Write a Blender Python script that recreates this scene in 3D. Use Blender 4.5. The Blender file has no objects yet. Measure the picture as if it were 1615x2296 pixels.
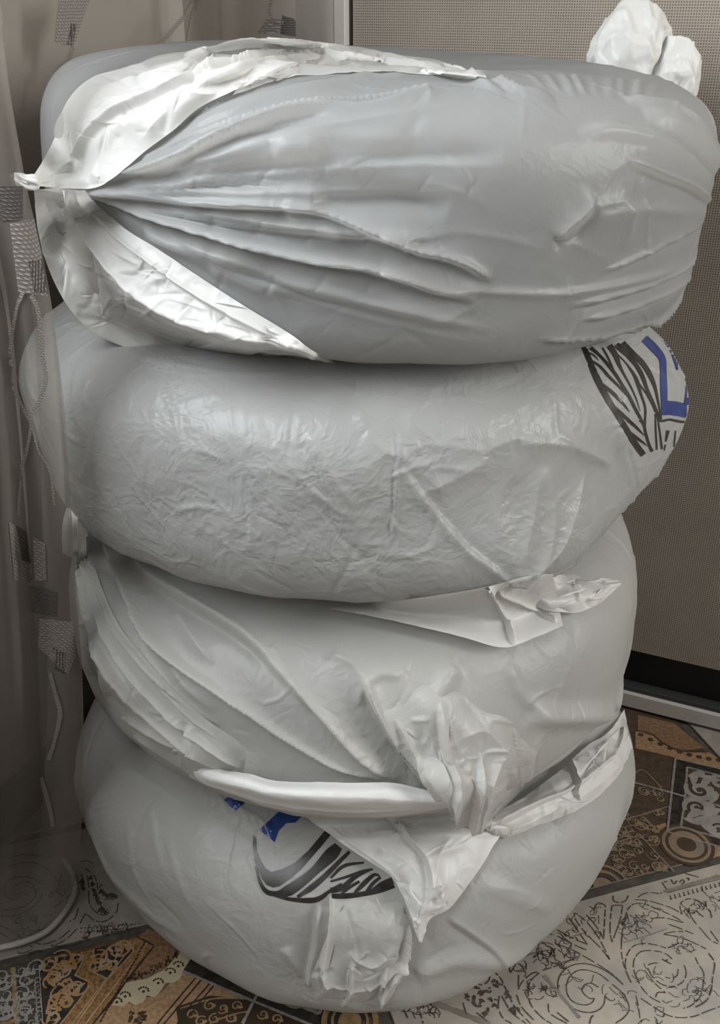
import bpy, bmesh, math, random
import numpy as np
from mathutils import Vector, Matrix
from mathutils.bvhtree import BVHTree
from mathutils.geometry import delaunay_2d_cdt

random.seed(7)
RNG = np.random.default_rng(11)
S = bpy.context.scene
COL = S.collection

# ------------------------------------------------------------------ camera
F_PX, PITCH, CAM_H = 2200.0, math.radians(28.0), 0.95
cam_d = bpy.data.cameras.new('camera')
cam = bpy.data.objects.new('camera', cam_d)
COL.objects.link(cam)
cam.location = (0, 0, CAM_H)
cam.rotation_euler = (math.radians(90) - PITCH, 0, 0)
cam_d.sensor_fit = 'VERTICAL'
cam_d.sensor_height = 24.0
cam_d.lens = 24.0 * F_PX / 2296.0
cam_d.clip_start = 0.02
S.camera = cam

# ------------------------------------------------------------------ light
S.view_settings.view_transform = 'Standard'
S.view_settings.look = 'None'
S.view_settings.gamma = 1.0
S.view_settings.use_curve_mapping = False
S.view_settings.exposure = -0.33

world = bpy.data.worlds.new('world')
S.world = world
world.use_nodes = True
bg = world.node_tree.nodes['Background']
bg.inputs[0].default_value = (1.0, 0.95, 0.89, 1)
bg.inputs[1].default_value = 0.10

WA = np.array([-0.457, 0.905])            # a point on the foot of the left wall
WD = np.array([0.397, 0.918])             # along the left wall, away from the camera
WN = np.array([0.918, -0.397])            # into the room
WIN_S0, WIN_S1, WIN_Z0, WIN_Z1 = -2.25, -0.15, 1.12, 2.35

def wall_l(s, z, off=0.0):
    p = WA + WD * s + WN * off
    return Vector((p[0], p[1], z))

sun_d = bpy.data.lights.new('window_daylight', 'AREA')
sun_d.shape = 'RECTANGLE'
sun_d.size = WIN_S1 - WIN_S0
sun_d.size_y = WIN_Z1 - WIN_Z0
sun_d.energy = 165.0
sun_d.color = (0.94, 0.975, 1.0)
sun = bpy.data.objects.new('window_daylight', sun_d)
COL.objects.link(sun)
sun.location = wall_l((WIN_S0 + WIN_S1) / 2, (WIN_Z0 + WIN_Z1) / 2, -0.16)
sun.rotation_euler = Vector((WN[0], WN[1], -0.25)).to_track_quat('-Z', 'Y').to_euler()

# fill light added for the bags' right sides, in the wall facing the left wall
XA = np.array([0.4137, 1.152]) + np.array([0.918, -0.397]) * 2.4   # its foot at the right wall
XD = np.array([-0.397, -0.918])                                    # along it, away from the right wall
XN = np.array([-0.918, 0.397])                                     # into the room
W2_S0, W2_S1, W2_Z0, W2_Z1 = 0.04, 0.62, 0.95, 2.35
fill_d = bpy.data.lights.new('added_side_fill', 'AREA')
fill_d.shape = 'RECTANGLE'
fill_d.size = W2_S1 - W2_S0
fill_d.size_y = W2_Z1 - W2_Z0
fill_d.energy = 94.0
fill_d.color = (1.0, 0.985, 0.955)
fill = bpy.data.objects.new('added_side_fill', fill_d)
COL.objects.link(fill)
_p = XA + XD * (W2_S0 + W2_S1) / 2 - XN * 0.16
fill.location = (_p[0], _p[1], (W2_Z0 + W2_Z1) / 2)
fill.rotation_euler = Vector((XN[0], XN[1], -0.25)).to_track_quat('-Z', 'Y').to_euler()

# ------------------------------------------------------------------ helpers
CP, SP = math.cos(PITCH), math.sin(PITCH)

def ray(x, y):
    cx, cy = (x - 807.5) / F_PX, (1148 - y) / F_PX
    return Vector((cx, CP + SP * cy, -SP + CP * cy))

def at_y(x, y, depth):
    r = ray(x, y)
    return Vector((0, 0, CAM_H)) + r * (depth / r.y)

def at_z(x, y, z):
    r = ray(x, y)
    return Vector((0, 0, CAM_H)) + r * ((z - CAM_H) / r.z)

def project(P):
    q = P - np.array([0, 0, CAM_H])
    d = q[..., 1] * CP - q[..., 2] * SP
    u = q[..., 1] * SP + q[..., 2] * CP
    return 807.5 + F_PX * q[..., 0] / d, 1148 - F_PX * u / d

def tag(o, label=None, cat=None, group=None, kind=None):
    if label: o['label'] = label
    if cat: o['category'] = cat
    if group: o['group'] = group
    if kind: o['kind'] = kind
    return o

def empty(name, loc):
    o = bpy.data.objects.new(name, None)
    COL.objects.link(o)
    o.location = loc
    o.empty_display_size = 0.05
    return o

def link_mesh(name, me, mat, parent=None, smooth=True):
    if mat is not None:
        me.materials.append(mat)
    if smooth:
        me.shade_smooth()
    o = bpy.data.objects.new(name, me)
    COL.objects.link(o)
    if parent is not None:
        o.parent = parent
        o.matrix_parent_inverse = Matrix.Translation(-parent_loc(parent))
    return o

def parent_loc(o):
    v = Vector(o.location)
    return v

def np_mesh(name, V, Fq):
    me = bpy.data.meshes.new(name)
    V = np.asarray(V, dtype=np.float32)
    Fq = np.asarray(Fq, dtype=np.int32)
    k = Fq.shape[1]
    me.vertices.add(len(V))
    me.vertices.foreach_set('co', V.ravel())
    me.loops.add(Fq.size)
    me.loops.foreach_set('vertex_index', Fq.ravel())
    me.polygons.add(len(Fq))
    me.polygons.foreach_set('loop_start', np.arange(0, Fq.size, k, dtype=np.int32))
    me.update(calc_edges=True)
    me.validate()
    return me

def grid_faces(nr, nc, wrap=False):
    i = np.arange(nr - 1)[:, None]
    j = np.arange(nc if wrap else nc - 1)[None, :]
    j2 = (j + 1) % nc
    a = i * nc + j; b = i * nc + j2; c = (i + 1) * nc + j2; d = (i + 1) * nc + j
    return np.stack([a, b, c, d], -1).reshape(-1, 4)

def bm_obj(name, bm, mat, parent=None, smooth=False):
    me = bpy.data.meshes.new(name)
    bm.normal_update()
    bm.to_mesh(me)
    bm.free()
    return link_mesh(name, me, mat, parent, smooth)

def prism(bm, pts, z0, z1):
    lo = [bm.verts.new((p[0], p[1], z0)) for p in pts]
    hi = [bm.verts.new((p[0], p[1], z1)) for p in pts]
    n = len(pts)
    bm.faces.new(list(reversed(lo)))
    bm.faces.new(hi)
    for k in range(n):
        bm.faces.new((lo[k], lo[(k + 1) % n], hi[(k + 1) % n], hi[k]))

def slab(bm, c8):
    v = [bm.verts.new(c) for c in c8]
    for f in ((3, 2, 1, 0), (4, 5, 6, 7), (0, 1, 5, 4), (1, 2, 6, 5), (2, 3, 7, 6), (3, 0, 4, 7)):
        bm.faces.new([v[k] for k in f])

# numpy value noise -------------------------------------------------
_LAT = RNG.random((32, 32, 32)) * 2 - 1

def vnoise(P):
    P = np.asarray(P)
    i = np.floor(P).astype(int)
    f = P - i
    f = f * f * f * (f * (f * 6 - 15) + 10)
    out = 0
    for dx in (0, 1):
        wx = f[..., 0] if dx else 1 - f[..., 0]
        for dy in (0, 1):
            wy = f[..., 1] if dy else 1 - f[..., 1]
            for dz in (0, 1):
                wz = f[..., 2] if dz else 1 - f[..., 2]
                out = out + wx * wy * wz * _LAT[(i[..., 0] + dx) % 32, (i[..., 1] + dy) % 32, (i[..., 2] + dz) % 32]
    return out

def ridged(P):
    return 1 - 2 * np.abs(vnoise(P))

def catmull(pts, n):
    pts = np.asarray(pts, float)
    m = len(pts)
    t = np.linspace(0, m - 1, n)
    i = np.clip(np.floor(t).astype(int), 0, m - 2)
    f = (t - i)[:, None]
    f = f.reshape((-1,) + (1,) * (pts.ndim - 1))
    g = lambda k: pts[np.clip(k, 0, m - 1)]
    p0, p1, p2, p3 = g(i - 1), g(i), g(i + 1), g(i + 2)
    p0 = np.where((i == 0).reshape(f.shape), 2 * p1 - p2, p0)
    p3 = np.where((i == m - 2).reshape(f.shape), 2 * p2 - p1, p3)
    return 0.5 * (2 * p1 + (p2 - p0) * f + (2 * p0 - 5 * p1 + 4 * p2 - p3) * f ** 2 + (3 * p1 - p0 - 3 * p2 + p3) * f ** 3)

# ------------------------------------------------------------------ materials
def mat_new(name):
    m = bpy.data.materials.new(name)
    m.use_nodes = True
    nt = m.node_tree
    nt.nodes.clear()
    out = nt.nodes.new('ShaderNodeOutputMaterial')
    return m, nt, out

def N(nt, t, **kw):
    n = nt.nodes.new(t)
    for k, v in kw.items():
        if k.startswith('_'):
            setattr(n, k[1:], v)
        else:
            n.inputs[k.replace('__', ' ')].default_value = v
    return n

def simple(name, col, rough=0.6, noise=0.0, nscale=40.0, col2=None, bump=0.0, bscale=200.0):
    m, nt, out = mat_new(name)
    b = N(nt, 'ShaderNodeBsdfPrincipled')
    b.inputs['Roughness'].default_value = rough
    tc = N(nt, 'ShaderNodeTexCoord')
    no = N(nt, 'ShaderNodeTexNoise', Scale=nscale, Detail=5.0, Roughness=0.6)
    nt.links.new(tc.outputs['Object'], no.inputs['Vector'])
    mx = N(nt, 'ShaderNodeMix', _data_type='RGBA')
    mx.inputs[6].default_value = (*col, 1)
    c2 = col2 or tuple(max(0, c * (1 - noise)) for c in col)
    mx.inputs[7].default_value = (*c2, 1)
    rp = N(nt, 'ShaderNodeValToRGB')
    rp.color_ramp.elements[0].position = 0.38
    rp.color_ramp.elements[1].position = 0.62
    nt.links.new(no.outputs[0], rp.inputs[0])
    nt.links.new(rp.outputs[0], mx.inputs[0])
    nt.links.new(mx.outputs[2], b.inputs['Base Color'])
    if bump:
        nb = N(nt, 'ShaderNodeTexNoise', Scale=bscale, Detail=3.0)
        nt.links.new(tc.outputs['Object'], nb.inputs['Vector'])
        bp = N(nt, 'ShaderNodeBump', Strength=bump, Distance=0.001)
        nt.links.new(nb.outputs[0], bp.inputs['Height'])
        nt.links.new(bp.outputs[0], b.inputs['Normal'])
    nt.links.new(b.outputs[0], out.inputs[0])
    return m

def film(name, col, trans, rough, crinkle, scale):
    """thin white polythene: part reflects, part lets light through diffusely"""
    m, nt, out = mat_new(name)
    tc = N(nt, 'ShaderNodeTexCoord')
    n1 = N(nt, 'ShaderNodeTexNoise', Scale=scale * 0.6, Detail=3.0, Distortion=0.6)
    nt.links.new(tc.outputs['Object'], n1.inputs['Vector'])
    sub = N(nt, 'ShaderNodeVectorMath', _operation='MULTIPLY_ADD')
    sub.inputs[1].default_value = (0.05, 0.05, 0.05)
    nt.links.new(n1.outputs['Color'], sub.inputs[0])
    nt.links.new(tc.outputs['Object'], sub.inputs[2])
    vo = N(nt, 'ShaderNodeTexVoronoi', Scale=scale, _feature='F1')
    nt.links.new(sub.outputs[0], vo.inputs['Vector'])
    vo2 = N(nt, 'ShaderNodeTexVoronoi', Scale=scale * 2.7, _feature='F1')
    nt.links.new(sub.outputs[0], vo2.inputs['Vector'])
    ad = N(nt, 'ShaderNodeMath', _operation='MULTIPLY_ADD')
    ad.inputs[1].default_value = 0.4
    nt.links.new(vo2.outputs['Distance'], ad.inputs[0])
    nt.links.new(vo.outputs['Distance'], ad.inputs[2])
    fine = N(nt, 'ShaderNodeTexNoise', Scale=scale * 9, Detail=2.0)
    nt.links.new(tc.outputs['Object'], fine.inputs['Vector'])
    ad2 = N(nt, 'ShaderNodeMath', _operation='MULTIPLY_ADD')
    ad2.inputs[1].default_value = 0.10
    nt.links.new(fine.outputs[0], ad2.inputs[0])
    nt.links.new(ad.outputs[0], ad2.inputs[2])
    # patches of calm and crumpled film
    pat = N(nt, 'ShaderNodeTexNoise', Scale=7.0, Detail=2.0)
    nt.links.new(tc.outputs['Object'], pat.inputs['Vector'])
    rp = N(nt, 'ShaderNodeMapRange')
    rp.inputs[1].default_value = 0.4; rp.inputs[2].default_value = 0.62
    rp.inputs[3].default_value = 0.35; rp.inputs[4].default_value = 1.0
    nt.links.new(pat.outputs[0], rp.inputs[0])
    ml = N(nt, 'ShaderNodeMath', _operation='MULTIPLY')
    nt.links.new(rp.outputs[0], ml.inputs[0])
    nt.links.new(ad2.outputs[0], ml.inputs[1])
    bp = N(nt, 'ShaderNodeBump', Strength=crinkle, Distance=0.006)
    nt.links.new(ml.outputs[0], bp.inputs['Height'])
    b = N(nt, 'ShaderNodeBsdfPrincipled')
    b.inputs['Base Color'].default_value = (*col, 1)
    b.inputs['Roughness'].default_value = rough
    b.inputs['IOR'].default_value = 1.5
    nt.links.new(bp.outputs[0], b.inputs['Normal'])
    t = N(nt, 'ShaderNodeBsdfTranslucent')
    t.inputs[0].default_value = (0.93, 0.92, 0.90, 1)
    nt.links.new(bp.outputs[0], t.inputs['Normal'])
    mx = N(nt, 'ShaderNodeMixShader')
    mx.inputs[0].default_value = trans
    nt.links.new(b.outputs[0], mx.inputs[1])
    nt.links.new(t.outputs[0], mx.inputs[2])
    nt.links.new(mx.outputs[0], out.inputs[0])
    return m

FILM_TIGHT = film('film_single_tight', (0.59, 0.605, 0.61), 0.58, 0.36, 0.12, 45)
FILM_CRUMP = film('film_single_crumpled', (0.61, 0.62, 0.615), 0.44, 0.36, 0.34, 46)
FILM_SOFT = film('film_single_soft', (0.65, 0.65, 0.63), 0.46, 0.40, 0.24, 38)
FILM_DOUBLE = film('film_double_fold', (0.80, 0.80, 0.785), 0.22, 0.40, 0.25, 24)
RUBBER = simple('tyre_rubber', (0.012, 0.012, 0.013), 0.6)
INK_BLACK = simple('ink_black', (0.016, 0.014, 0.014), 0.35, col2=(0.035, 0.03, 0.03), nscale=120)
INK_BLUE = simple('ink_blue', (0.016, 0.036, 0.16), 0.35, col2=(0.03, 0.058, 0.22), nscale=60)

# ------------------------------------------------------------------ bag engine
def fold_disp(P, Nn, poly, w, h, kind, t0, t1):
    lo, hi = poly.min(0) - 5 * w, poly.max(0) + 5 * w
    m = np.all((P >= lo) & (P <= hi), axis=1)
    idx = np.nonzero(m)[0]
    if len(idx) == 0:
        return idx, None
    Q, NN = P[idx], Nn[idx]
    best = np.full(len(idx), 1e9); sgn = np.ones(len(idx)); tt = np.zeros(len(idx))
    seg = np.linalg.norm(np.diff(poly, axis=0), axis=1)
    cum = np.concatenate([[0], np.cumsum(seg)]); tot = cum[-1] + 1e-9
    for k in range(len(poly) - 1):
        a, b = poly[k], poly[k + 1]
        d = b - a
        L2 = d @ d + 1e-12
        t = np.clip(((Q - a) @ d) / L2, 0, 1)
        r = Q - (a + t[:, None] * d)
        dist = np.linalg.norm(r, axis=1)
        s = np.einsum('ij,ij->i', np.cross(NN, d), r)
        u = dist < best
        best = np.where(u, dist, best); sgn = np.where(u, np.sign(s), sgn)
        tt = np.where(u, (cum[k] + t * seg[k]) / tot, tt)
    if kind == 'r':
        v = np.exp(-(best / w) ** 2)
    elif kind == 's':                       # sharp symmetric crease
        v = np.exp(-best / w)
    else:                                   # pleat: soft above, sharp below
        sd = best * sgn
        v = np.where(sd > 0, 0.75 * np.exp(-sd / (0.75 * w)) + 0.25 * np.exp(-(sd / (0.3 * w)) ** 2), np.exp(-(np.abs(sd) / (0.2 * w)) ** 1.5) - 0.35 * (np.exp(-(np.abs(sd) / (0.9 * w)) ** 2) - np.exp(-(np.abs(sd) / (0.3 * w)) ** 2)))
    ta = np.clip(tt / max(t0, 1e-3), 0, 1); tb = np.clip((1 - tt) / max(t1, 1e-3), 0, 1)
    v = v * (ta * (2 - ta)) * (tb * (2 - tb)) * h
    return idx, v

def normals_grid(G, wrap=True):
    if wrap:
        du = np.roll(G, -1, 1) - np.roll(G, 1, 1)
    else:
        du = np.gradient(G, axis=1)
    dv = np.gradient(G, axis=0)
    n = np.cross(dv, du)
    return n / (np.linalg.norm(n, axis=2, keepdims=True) + 1e-12)

class Bag:
    pass

def make_bag(center, R, hh, expo, tilt, lobes, folds, ncrease, crease_h, lump, seed, zlo, zhi, front_res=0.0017):
    rng = np.random.default_rng(seed)
    # theta samples, dense where the bag faces the room
    fr = np.radians(np.linspace(-210, 30, int(R * math.radians(240) / front_res)))
    bk = np.radians(np.linspace(30, 150, 70))[1:-1]
    th = np.concatenate([fr, bk])
    # profile from top centre over the shoulder to bottom centre
    a = np.linspace(math.pi / 2, -math.pi / 2, 4000)
    pr = R * np.abs(np.cos(a)) ** (2 / expo); pz = hh * np.sign(np.sin(a)) * np.abs(np.sin(a)) ** (2 / expo)
    dish = np.clip(1 - pr / (R * 0.62), 0, 1)
    pz = pz - np.sign(pz) * 0.02 * dish ** 1.0
    wgt = np.where(pr > R * 0.72, 1.0, 0.22)
    ds = np.hypot(np.diff(pr), np.diff(pz)) * wgt[1:]
    cs = np.concatenate([[0], np.cumsum(ds)])
    nrow = int(cs[-1] / front_res)
    sv = np.linspace(0, cs[-1], nrow)
    r = np.interp(sv, cs, pr); z = np.interp(sv, cs, pz)
    r = np.maximum(r, 1e-4)
    TH, RR = np.meshgrid(th, r); _, ZZ = np.meshgrid(th, z)
    rad = RR.copy()
    zz = ZZ.copy()
    for (td, zr, amp, st, sz) in lobes:
        dth = (np.degrees(TH) - td + 180) % 360 - 180
        rad = rad + amp * np.exp(-(dth / st) ** 2) * np.exp(-((ZZ / hh - zr) / sz) ** 2) * np.clip(RR / R, 0, 1) ** 2
    G = np.stack([rad * np.cos(TH), rad * np.sin(TH), zz], -1)
    M = np.array(Matrix.Rotation(math.radians(tilt[0]), 3, 'X') @ Matrix.Rotation(math.radians(tilt[1]), 3, 'Y'))
    G = G @ M.T + np.array(center)
    NG = normals_grid(G)
    P = G.reshape(-1, 3); NN = NG.reshape(-1, 3)
    # orientation check: normals out
    if ((P - np.array(center)) * NN).sum(1).mean() < 0:
        NN = -NN
    # low-frequency lumpiness
    D = lump * (vnoise(P * 9 + seed) + 0.5 * vnoise(P * 21 + seed * 2))
    px, py = project(P)
    view = np.array([0, 0, CAM_H]) - P
    facing = np.einsum('ij,ij->i', view, NN) > 0
    fidx = np.nonzero(facing)[0]
    fpx = np.stack([px[fidx], py[fidx]], 1)
    def to3(pt):
        k = np.argmin(((fpx - np.array(pt)) ** 2).sum(1))
        return P[fidx[k]]
    for f in folds:
        pts, w, h, kind = f[0], f[1], f[2], f[3]
        t0, t1 = (f[4], f[5]) if len(f) > 5 else (0.15, 0.35)
        pp = catmull(pts, 2 * len(pts) - 1) if len(pts) < 6 else np.array(pts, float)
        poly = catmull(np.array([to3(q) for q in pp]), max(8, len(pp) * 4))
        keep = np.concatenate([[True], np.linalg.norm(np.diff(poly, axis=0), axis=1) > 1e-4])
        poly = poly[keep]
        if len(poly) < 2: continue
        idx, v = fold_disp(P, NN, poly, w, h, kind, t0, t1)
        if v is not None: D[idx] += v
    # random creases of the crumpled film
    nr, nc = G.shape[:2]
    nf = len(fr)
    for _ in range(ncrease):
        i0 = rng.integers(int(nr * 0.15), int(nr * 0.88)); j0 = rng.integers(30, nf - 30)
        ang = rng.normal(0.6, 0.9); L = rng.uniform(5, 26)
        k = np.linspace(-1, 1, 5); bend = rng.normal(0, 4)
        ii = np.clip(i0 + np.sin(ang) * L * k + bend * (1 - k * k), 0, nr - 1).astype(int)
        jj = np.clip(j0 + np.cos(ang) * L * k, 0, nf - 1).astype(int)
        poly = G[ii, jj]
        idx, v = fold_disp(P, NN, poly, rng.uniform(0.0014, 0.0036), rng.choice([-1, 1, 1]) * rng.uniform(0.3, 1) * crease_h, rng.choice(['s', 'r', 'p']), 0.5, 0.5)
        if v is not None: D[idx] += v
    P2 = P + NN * D[:, None]
    P2[:, 2] = np.clip(P2[:, 2], zlo, zhi)
    b = Bag()
    b.V = P2
    b.Fq = grid_faces(nr, nc, True)[:, ::-1]
    b.shape = (nr, nc)
    b.bvh = BVHTree.FromPolygons(P2.tolist(), b.Fq.tolist())
    return b

CAMV = Vector((0, 0, CAM_H))

def hit(bvhs, x, y):
    r = ray(x, y).normalized()
    best = None
    for b in bvhs:
        loc, nor, i, d = b.ray_cast(CAMV, r)
        if loc is not None and (best is None or d < best[2]):
            best = (loc, nor, d)
    return best

def sheet(rows, bvhs, nr, nc, wrinkle=0.0015, wscale=55, creases=(), bulge=0.0, seed=1, fallback=0.72, ncrease=0, crease_h=0.002):
    """a loose sheet of film laid over the bag: rows of (px, py, stand-off[, depth])"""
    C = []
    for row in rows:
        rr = []
        for c in row:
            if isinstance(c, Vector):
                p = c
            elif len(c) > 3:
                p = at_y(c[0], c[1], c[3])
            else:
                h = hit(bvhs, c[0], c[1])
                if h is None:
                    p = at_y(c[0], c[1], fallback)
                else:
                    p = h[0] - ray(c[0], c[1]).normalized() * c[2]
            rr.append(tuple(p))
        C.append(rr)
    C = np.array(C)
    A = catmull(C, nr)
    B = np.swapaxes(catmull(np.swapaxes(A, 0, 1), nc), 0, 1)
    NG = normals_grid(B, False)
    view = np.array([0, 0, CAM_H]) - B
    flip = np.sign(np.einsum('ijk,ijk->ij', view, NG).mean()) or 1.0
    NG = NG * flip
    P = B.reshape(-1, 3); NN = NG.reshape(-1, 3)
    u, v = np.meshgrid(np.linspace(0, 1, nc), np.linspace(0, 1, nr))
    D = (bulge * np.sin(np.pi * u) * np.sin(np.pi * v)).ravel()
    D = D + wrinkle * (ridged(P * wscale + seed * 3.1) + 0.5 * ridged(P * wscale * 2.3 + seed))
    for f in creases:
        uv, w, h, kind = f[:4]
        t0, t1 = (f[4], f[5]) if len(f) > 5 else (0.2, 0.3)
        q = catmull(uv, 14)
        ii = np.clip(q[:, 1] * (nr - 1), 0, nr - 1).astype(int); jj = np.clip(q[:, 0] * (nc - 1), 0, nc - 1).astype(int)
        idx, vv = fold_disp(P, NN, B[ii, jj], w, h, kind, t0, t1)
        if vv is not None: D[idx] += vv
    rng = np.random.default_rng(seed)
    for _ in range(ncrease):
        i0 = rng.uniform(0.05, .95) * nr; j0 = rng.uniform(.05, .95) * nc
        ang = rng.uniform(0, 3.14); L = rng.uniform(6, 26)
        k = np.linspace(-1, 1, 4)
        ii = np.clip(i0 + np.sin(ang) * L * k, 0, nr - 1).astype(int); jj = np.clip(j0 + np.cos(ang) * L * k, 0, nc - 1).astype(int)
        idx, vv = fold_disp(P, NN, B[ii, jj], rng.uniform(.0014, .004), rng.choice([-1, 1]) * rng.uniform(.3, 1) * crease_h, rng.choice(['s', 'p', 'r']), .5, .5)
        if vv is not None: D[idx] += vv
    P2 = P + NN * D[:, None]
    return P2, grid_faces(nr, nc)

def sheet_obj(name, mat, parent, rows, bvhs, nr, nc, label=None, **kw):
    V, Fq = sheet(rows, bvhs, nr, nc, **kw)
    o = link_mesh(name, np_mesh(name, V, Fq), mat, parent)
    if label: o['label'] = label
    return o, BVHTree.FromPolygons(V.tolist(), Fq.tolist())

def decal(name, mat, parent, polys, bvhs, lift=0.0007, step=5.0):
    """flat print on a curved bag: polygons traced, triangulated and laid on the surface"""
    Vs, Fs = [], []
    for poly in polys:
        pts = []
        n = len(poly)
        for k in range(n):
            a, b = np.array(poly[k], float), np.array(poly[(k + 1) % n], float)
            m = max(1, int(np.linalg.norm(b - a) / step))
            for q in range(m):
                pts.append(a + (b - a) * q / m)
        nb = len(pts)
        edges = [(k, (k + 1) % nb) for k in range(nb)]
        arr = np.array(pts)
        x0, y0 = arr.min(0); x1, y1 = arr.max(0)
        for gx in np.arange(x0 + step / 2, x1, step):
            for gy in np.arange(y0 + step / 2, y1, step):
                if np.min(((arr[:nb] - (gx, gy)) ** 2).sum(1)) > (step * .5) ** 2:
                    pts.append(np.array((gx, gy)))
        vo, _, fo, *_ = delaunay_2d_cdt([Vector(p) for p in pts], edges, [], 1, 1e-4)
        base = len(Vs)
        ok = []
        for p in vo:
            h = hit(bvhs, p.x, p.y)
            if h is None:
                ok.append(None); Vs.append((0, 0, -9)); continue
            nrm = h[1] if h[1].dot(CAMV - h[0]) > 0 else -h[1]
            ok.append(h[0]); Vs.append(tuple(h[0] + nrm * lift))
        for f in fo:
            if any(ok[k] is None for k in f): continue
            if max((ok[f[0]] - ok[f[1]]).length, (ok[f[1]] - ok[f[2]]).length) > 0.03: continue
            Fs.append([base + k for k in f])
    if not Fs: return None
    used = sorted({k for f in Fs for k in f})
    mp = {k: i for i, k in enumerate(used)}
    me = bpy.data.meshes.new(name)
    me.from_pydata([Vs[k] for k in used], [], [[mp[k] for k in f] for f in Fs])
    return link_mesh(name, me, mat, parent)

def tyre_core(parent, center, R, hh, expo, tilt, gap):
    """dark tyre inside the film: rounded tread block with a hub hole"""
    ro, w, ri = R - gap, hh - gap, R * 0.58
    prof = []
    for k in range(25):
        t = math.pi / 2 - math.pi * k / 24
        r = ro * abs(math.cos(t)) ** (2 / expo); z = w * math.copysign(abs(math.sin(t)) ** (2 / expo), math.sin(t))
        if r >= ri: prof.append((r, z))
    prof = [(ri, w * .6), (ri + .012, w * .97)] + prof + [(ri + .012, -w * .97), (ri, -w * .6)]
    nt = 96
    V = []
    M = Matrix.Rotation(math.radians(tilt[0]), 3, 'X') @ Matrix.Rotation(math.radians(tilt[1]), 3, 'Y')
    for k in range(nt):
        t = 2 * math.pi * k / nt
        for (r, z) in prof:
            V.append(tuple(M @ Vector((r * math.cos(t), r * math.sin(t), z)) + Vector(center)))
    m = len(prof)
    Fq = [[k * m + j, ((k + 1) % nt) * m + j, ((k + 1) % nt) * m + (j + 1) % m, k * m + (j + 1) % m] for k in range(nt) for j in range(m)]
    return link_mesh('tyre', np_mesh('tyre', V, Fq), RUBBER, parent)
# ------------------------------------------------------------------ structure
WALL_L = simple('wall_left_paint', (0.50, 0.465, 0.42), 0.8, noise=0.06, nscale=8)
WHITE_PVC = simple('white_frame', (0.62, 0.60, 0.57), 0.45, noise=0.04)
BLACK_GAP = simple('black_gasket', (0.006, 0.006, 0.007), 0.5)
DARK_GREY = simple('dark_grey_strip', (0.05, 0.05, 0.052), 0.45)
GROUT = simple('grout', (0.055, 0.048, 0.042), 0.8, col2=(0.10, 0.085, 0.07), nscale=60)

def woven():
    m, nt, out = mat_new('woven_panel')
    tc = N(nt, 'ShaderNodeTexCoord')
    sep = N(nt, 'ShaderNodeSeparateXYZ')
    nt.links.new(tc.outputs['Object'], sep.inputs[0])
    def sine(sock, per):
        a = N(nt, 'ShaderNodeMath', _operation='MULTIPLY'); a.inputs[1].default_value = 2 * math.pi / per
        nt.links.new(sock, a.inputs[0])
        s = N(nt, 'ShaderNodeMath', _operation='SINE'); nt.links.new(a.outputs[0], s.inputs[0])
        return s.outputs[0]
    sx, sz = sine(sep.outputs[0], 0.0029), sine(sep.outputs[2], 0.0029)
    mul = N(nt, 'ShaderNodeMath', _operation='MAXIMUM')
    nt.links.new(sx, mul.inputs[0]); nt.links.new(sz, mul.inputs[1])
    rp = N(nt, 'ShaderNodeMapRange')
    rp.inputs[1].default_value = -0.6; rp.inputs[2].default_value = 0.9
    nt.links.new(mul.outputs[0], rp.inputs[0])
    no = N(nt, 'ShaderNodeTexNoise', Scale=14.0, Detail=4.0)
    nt.links.new(tc.outputs['Object'], no.inputs['Vector'])
    mx = N(nt, 'ShaderNodeMix', _data_type='RGBA')
    mx.inputs[6].default_value = (0.20, 0.165, 0.135, 1)
    mx.inputs[7].default_value = (0.49, 0.43, 0.365, 1)
    nt.links.new(rp.outputs[0], mx.inputs[0])
    mx2 = N(nt, 'ShaderNodeMix', _data_type='RGBA', _blend_type='MULTIPLY')
    mx2.inputs[0].default_value = 0.25
    nt.links.new(mx.outputs[2], mx2.inputs[6]); nt.links.new(no.outputs[0], mx2.inputs[7])
    b = N(nt, 'ShaderNodeBsdfPrincipled', Roughness=0.7)
    nt.links.new(mx2.outputs[2], b.inputs['Base Color'])
    bp = N(nt, 'ShaderNodeBump', Strength=0.5, Distance=0.0006)
    nt.links.new(rp.outputs[0], bp.inputs['Height'])
    nt.links.new(bp.outputs[0], b.inputs['Normal'])
    nt.links.new(b.outputs[0], out.inputs[0])
    return m
WOVEN = woven()

# walls -------------------------------------------------------------
RA = np.array([0.4137, 1.152]); RD = np.array([0.918, -0.397]); RN = np.array([-0.397, -0.918])
CORNER_S = 0.5717                                  # along the left wall to the corner
cor = WA + WD * CORNER_S

def wall_block(bm, A, D, Nin, s0, s1, z0, z1, o0, o1):
    c = []
    for z in (z0, z1):
        for s, o in ((s0, o0), (s1, o0), (s1, o1), (s0, o1)):
            p = A + D * s + Nin * o
            c.append((p[0], p[1], z))
    slab(bm, c)

bm = bmesh.new()
wall_block(bm, WA, WD, WN, -3.4, WIN_S0, 0, 2.6, -0.14, 0)
wall_block(bm, WA, WD, WN, WIN_S1, CORNER_S + 0.14, 0, 2.6, -0.14, 0)
wall_block(bm, WA, WD, WN, WIN_S0, WIN_S1, 0, WIN_Z0, -0.14, 0)
wall_block(bm, WA, WD, WN, WIN_S0, WIN_S1, WIN_Z1, 2.6, -0.14, 0)
tag(bm_obj('wall_left', bm, WALL_L), 'beige grey wall behind the sheer curtain with window above', kind='structure')

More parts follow.
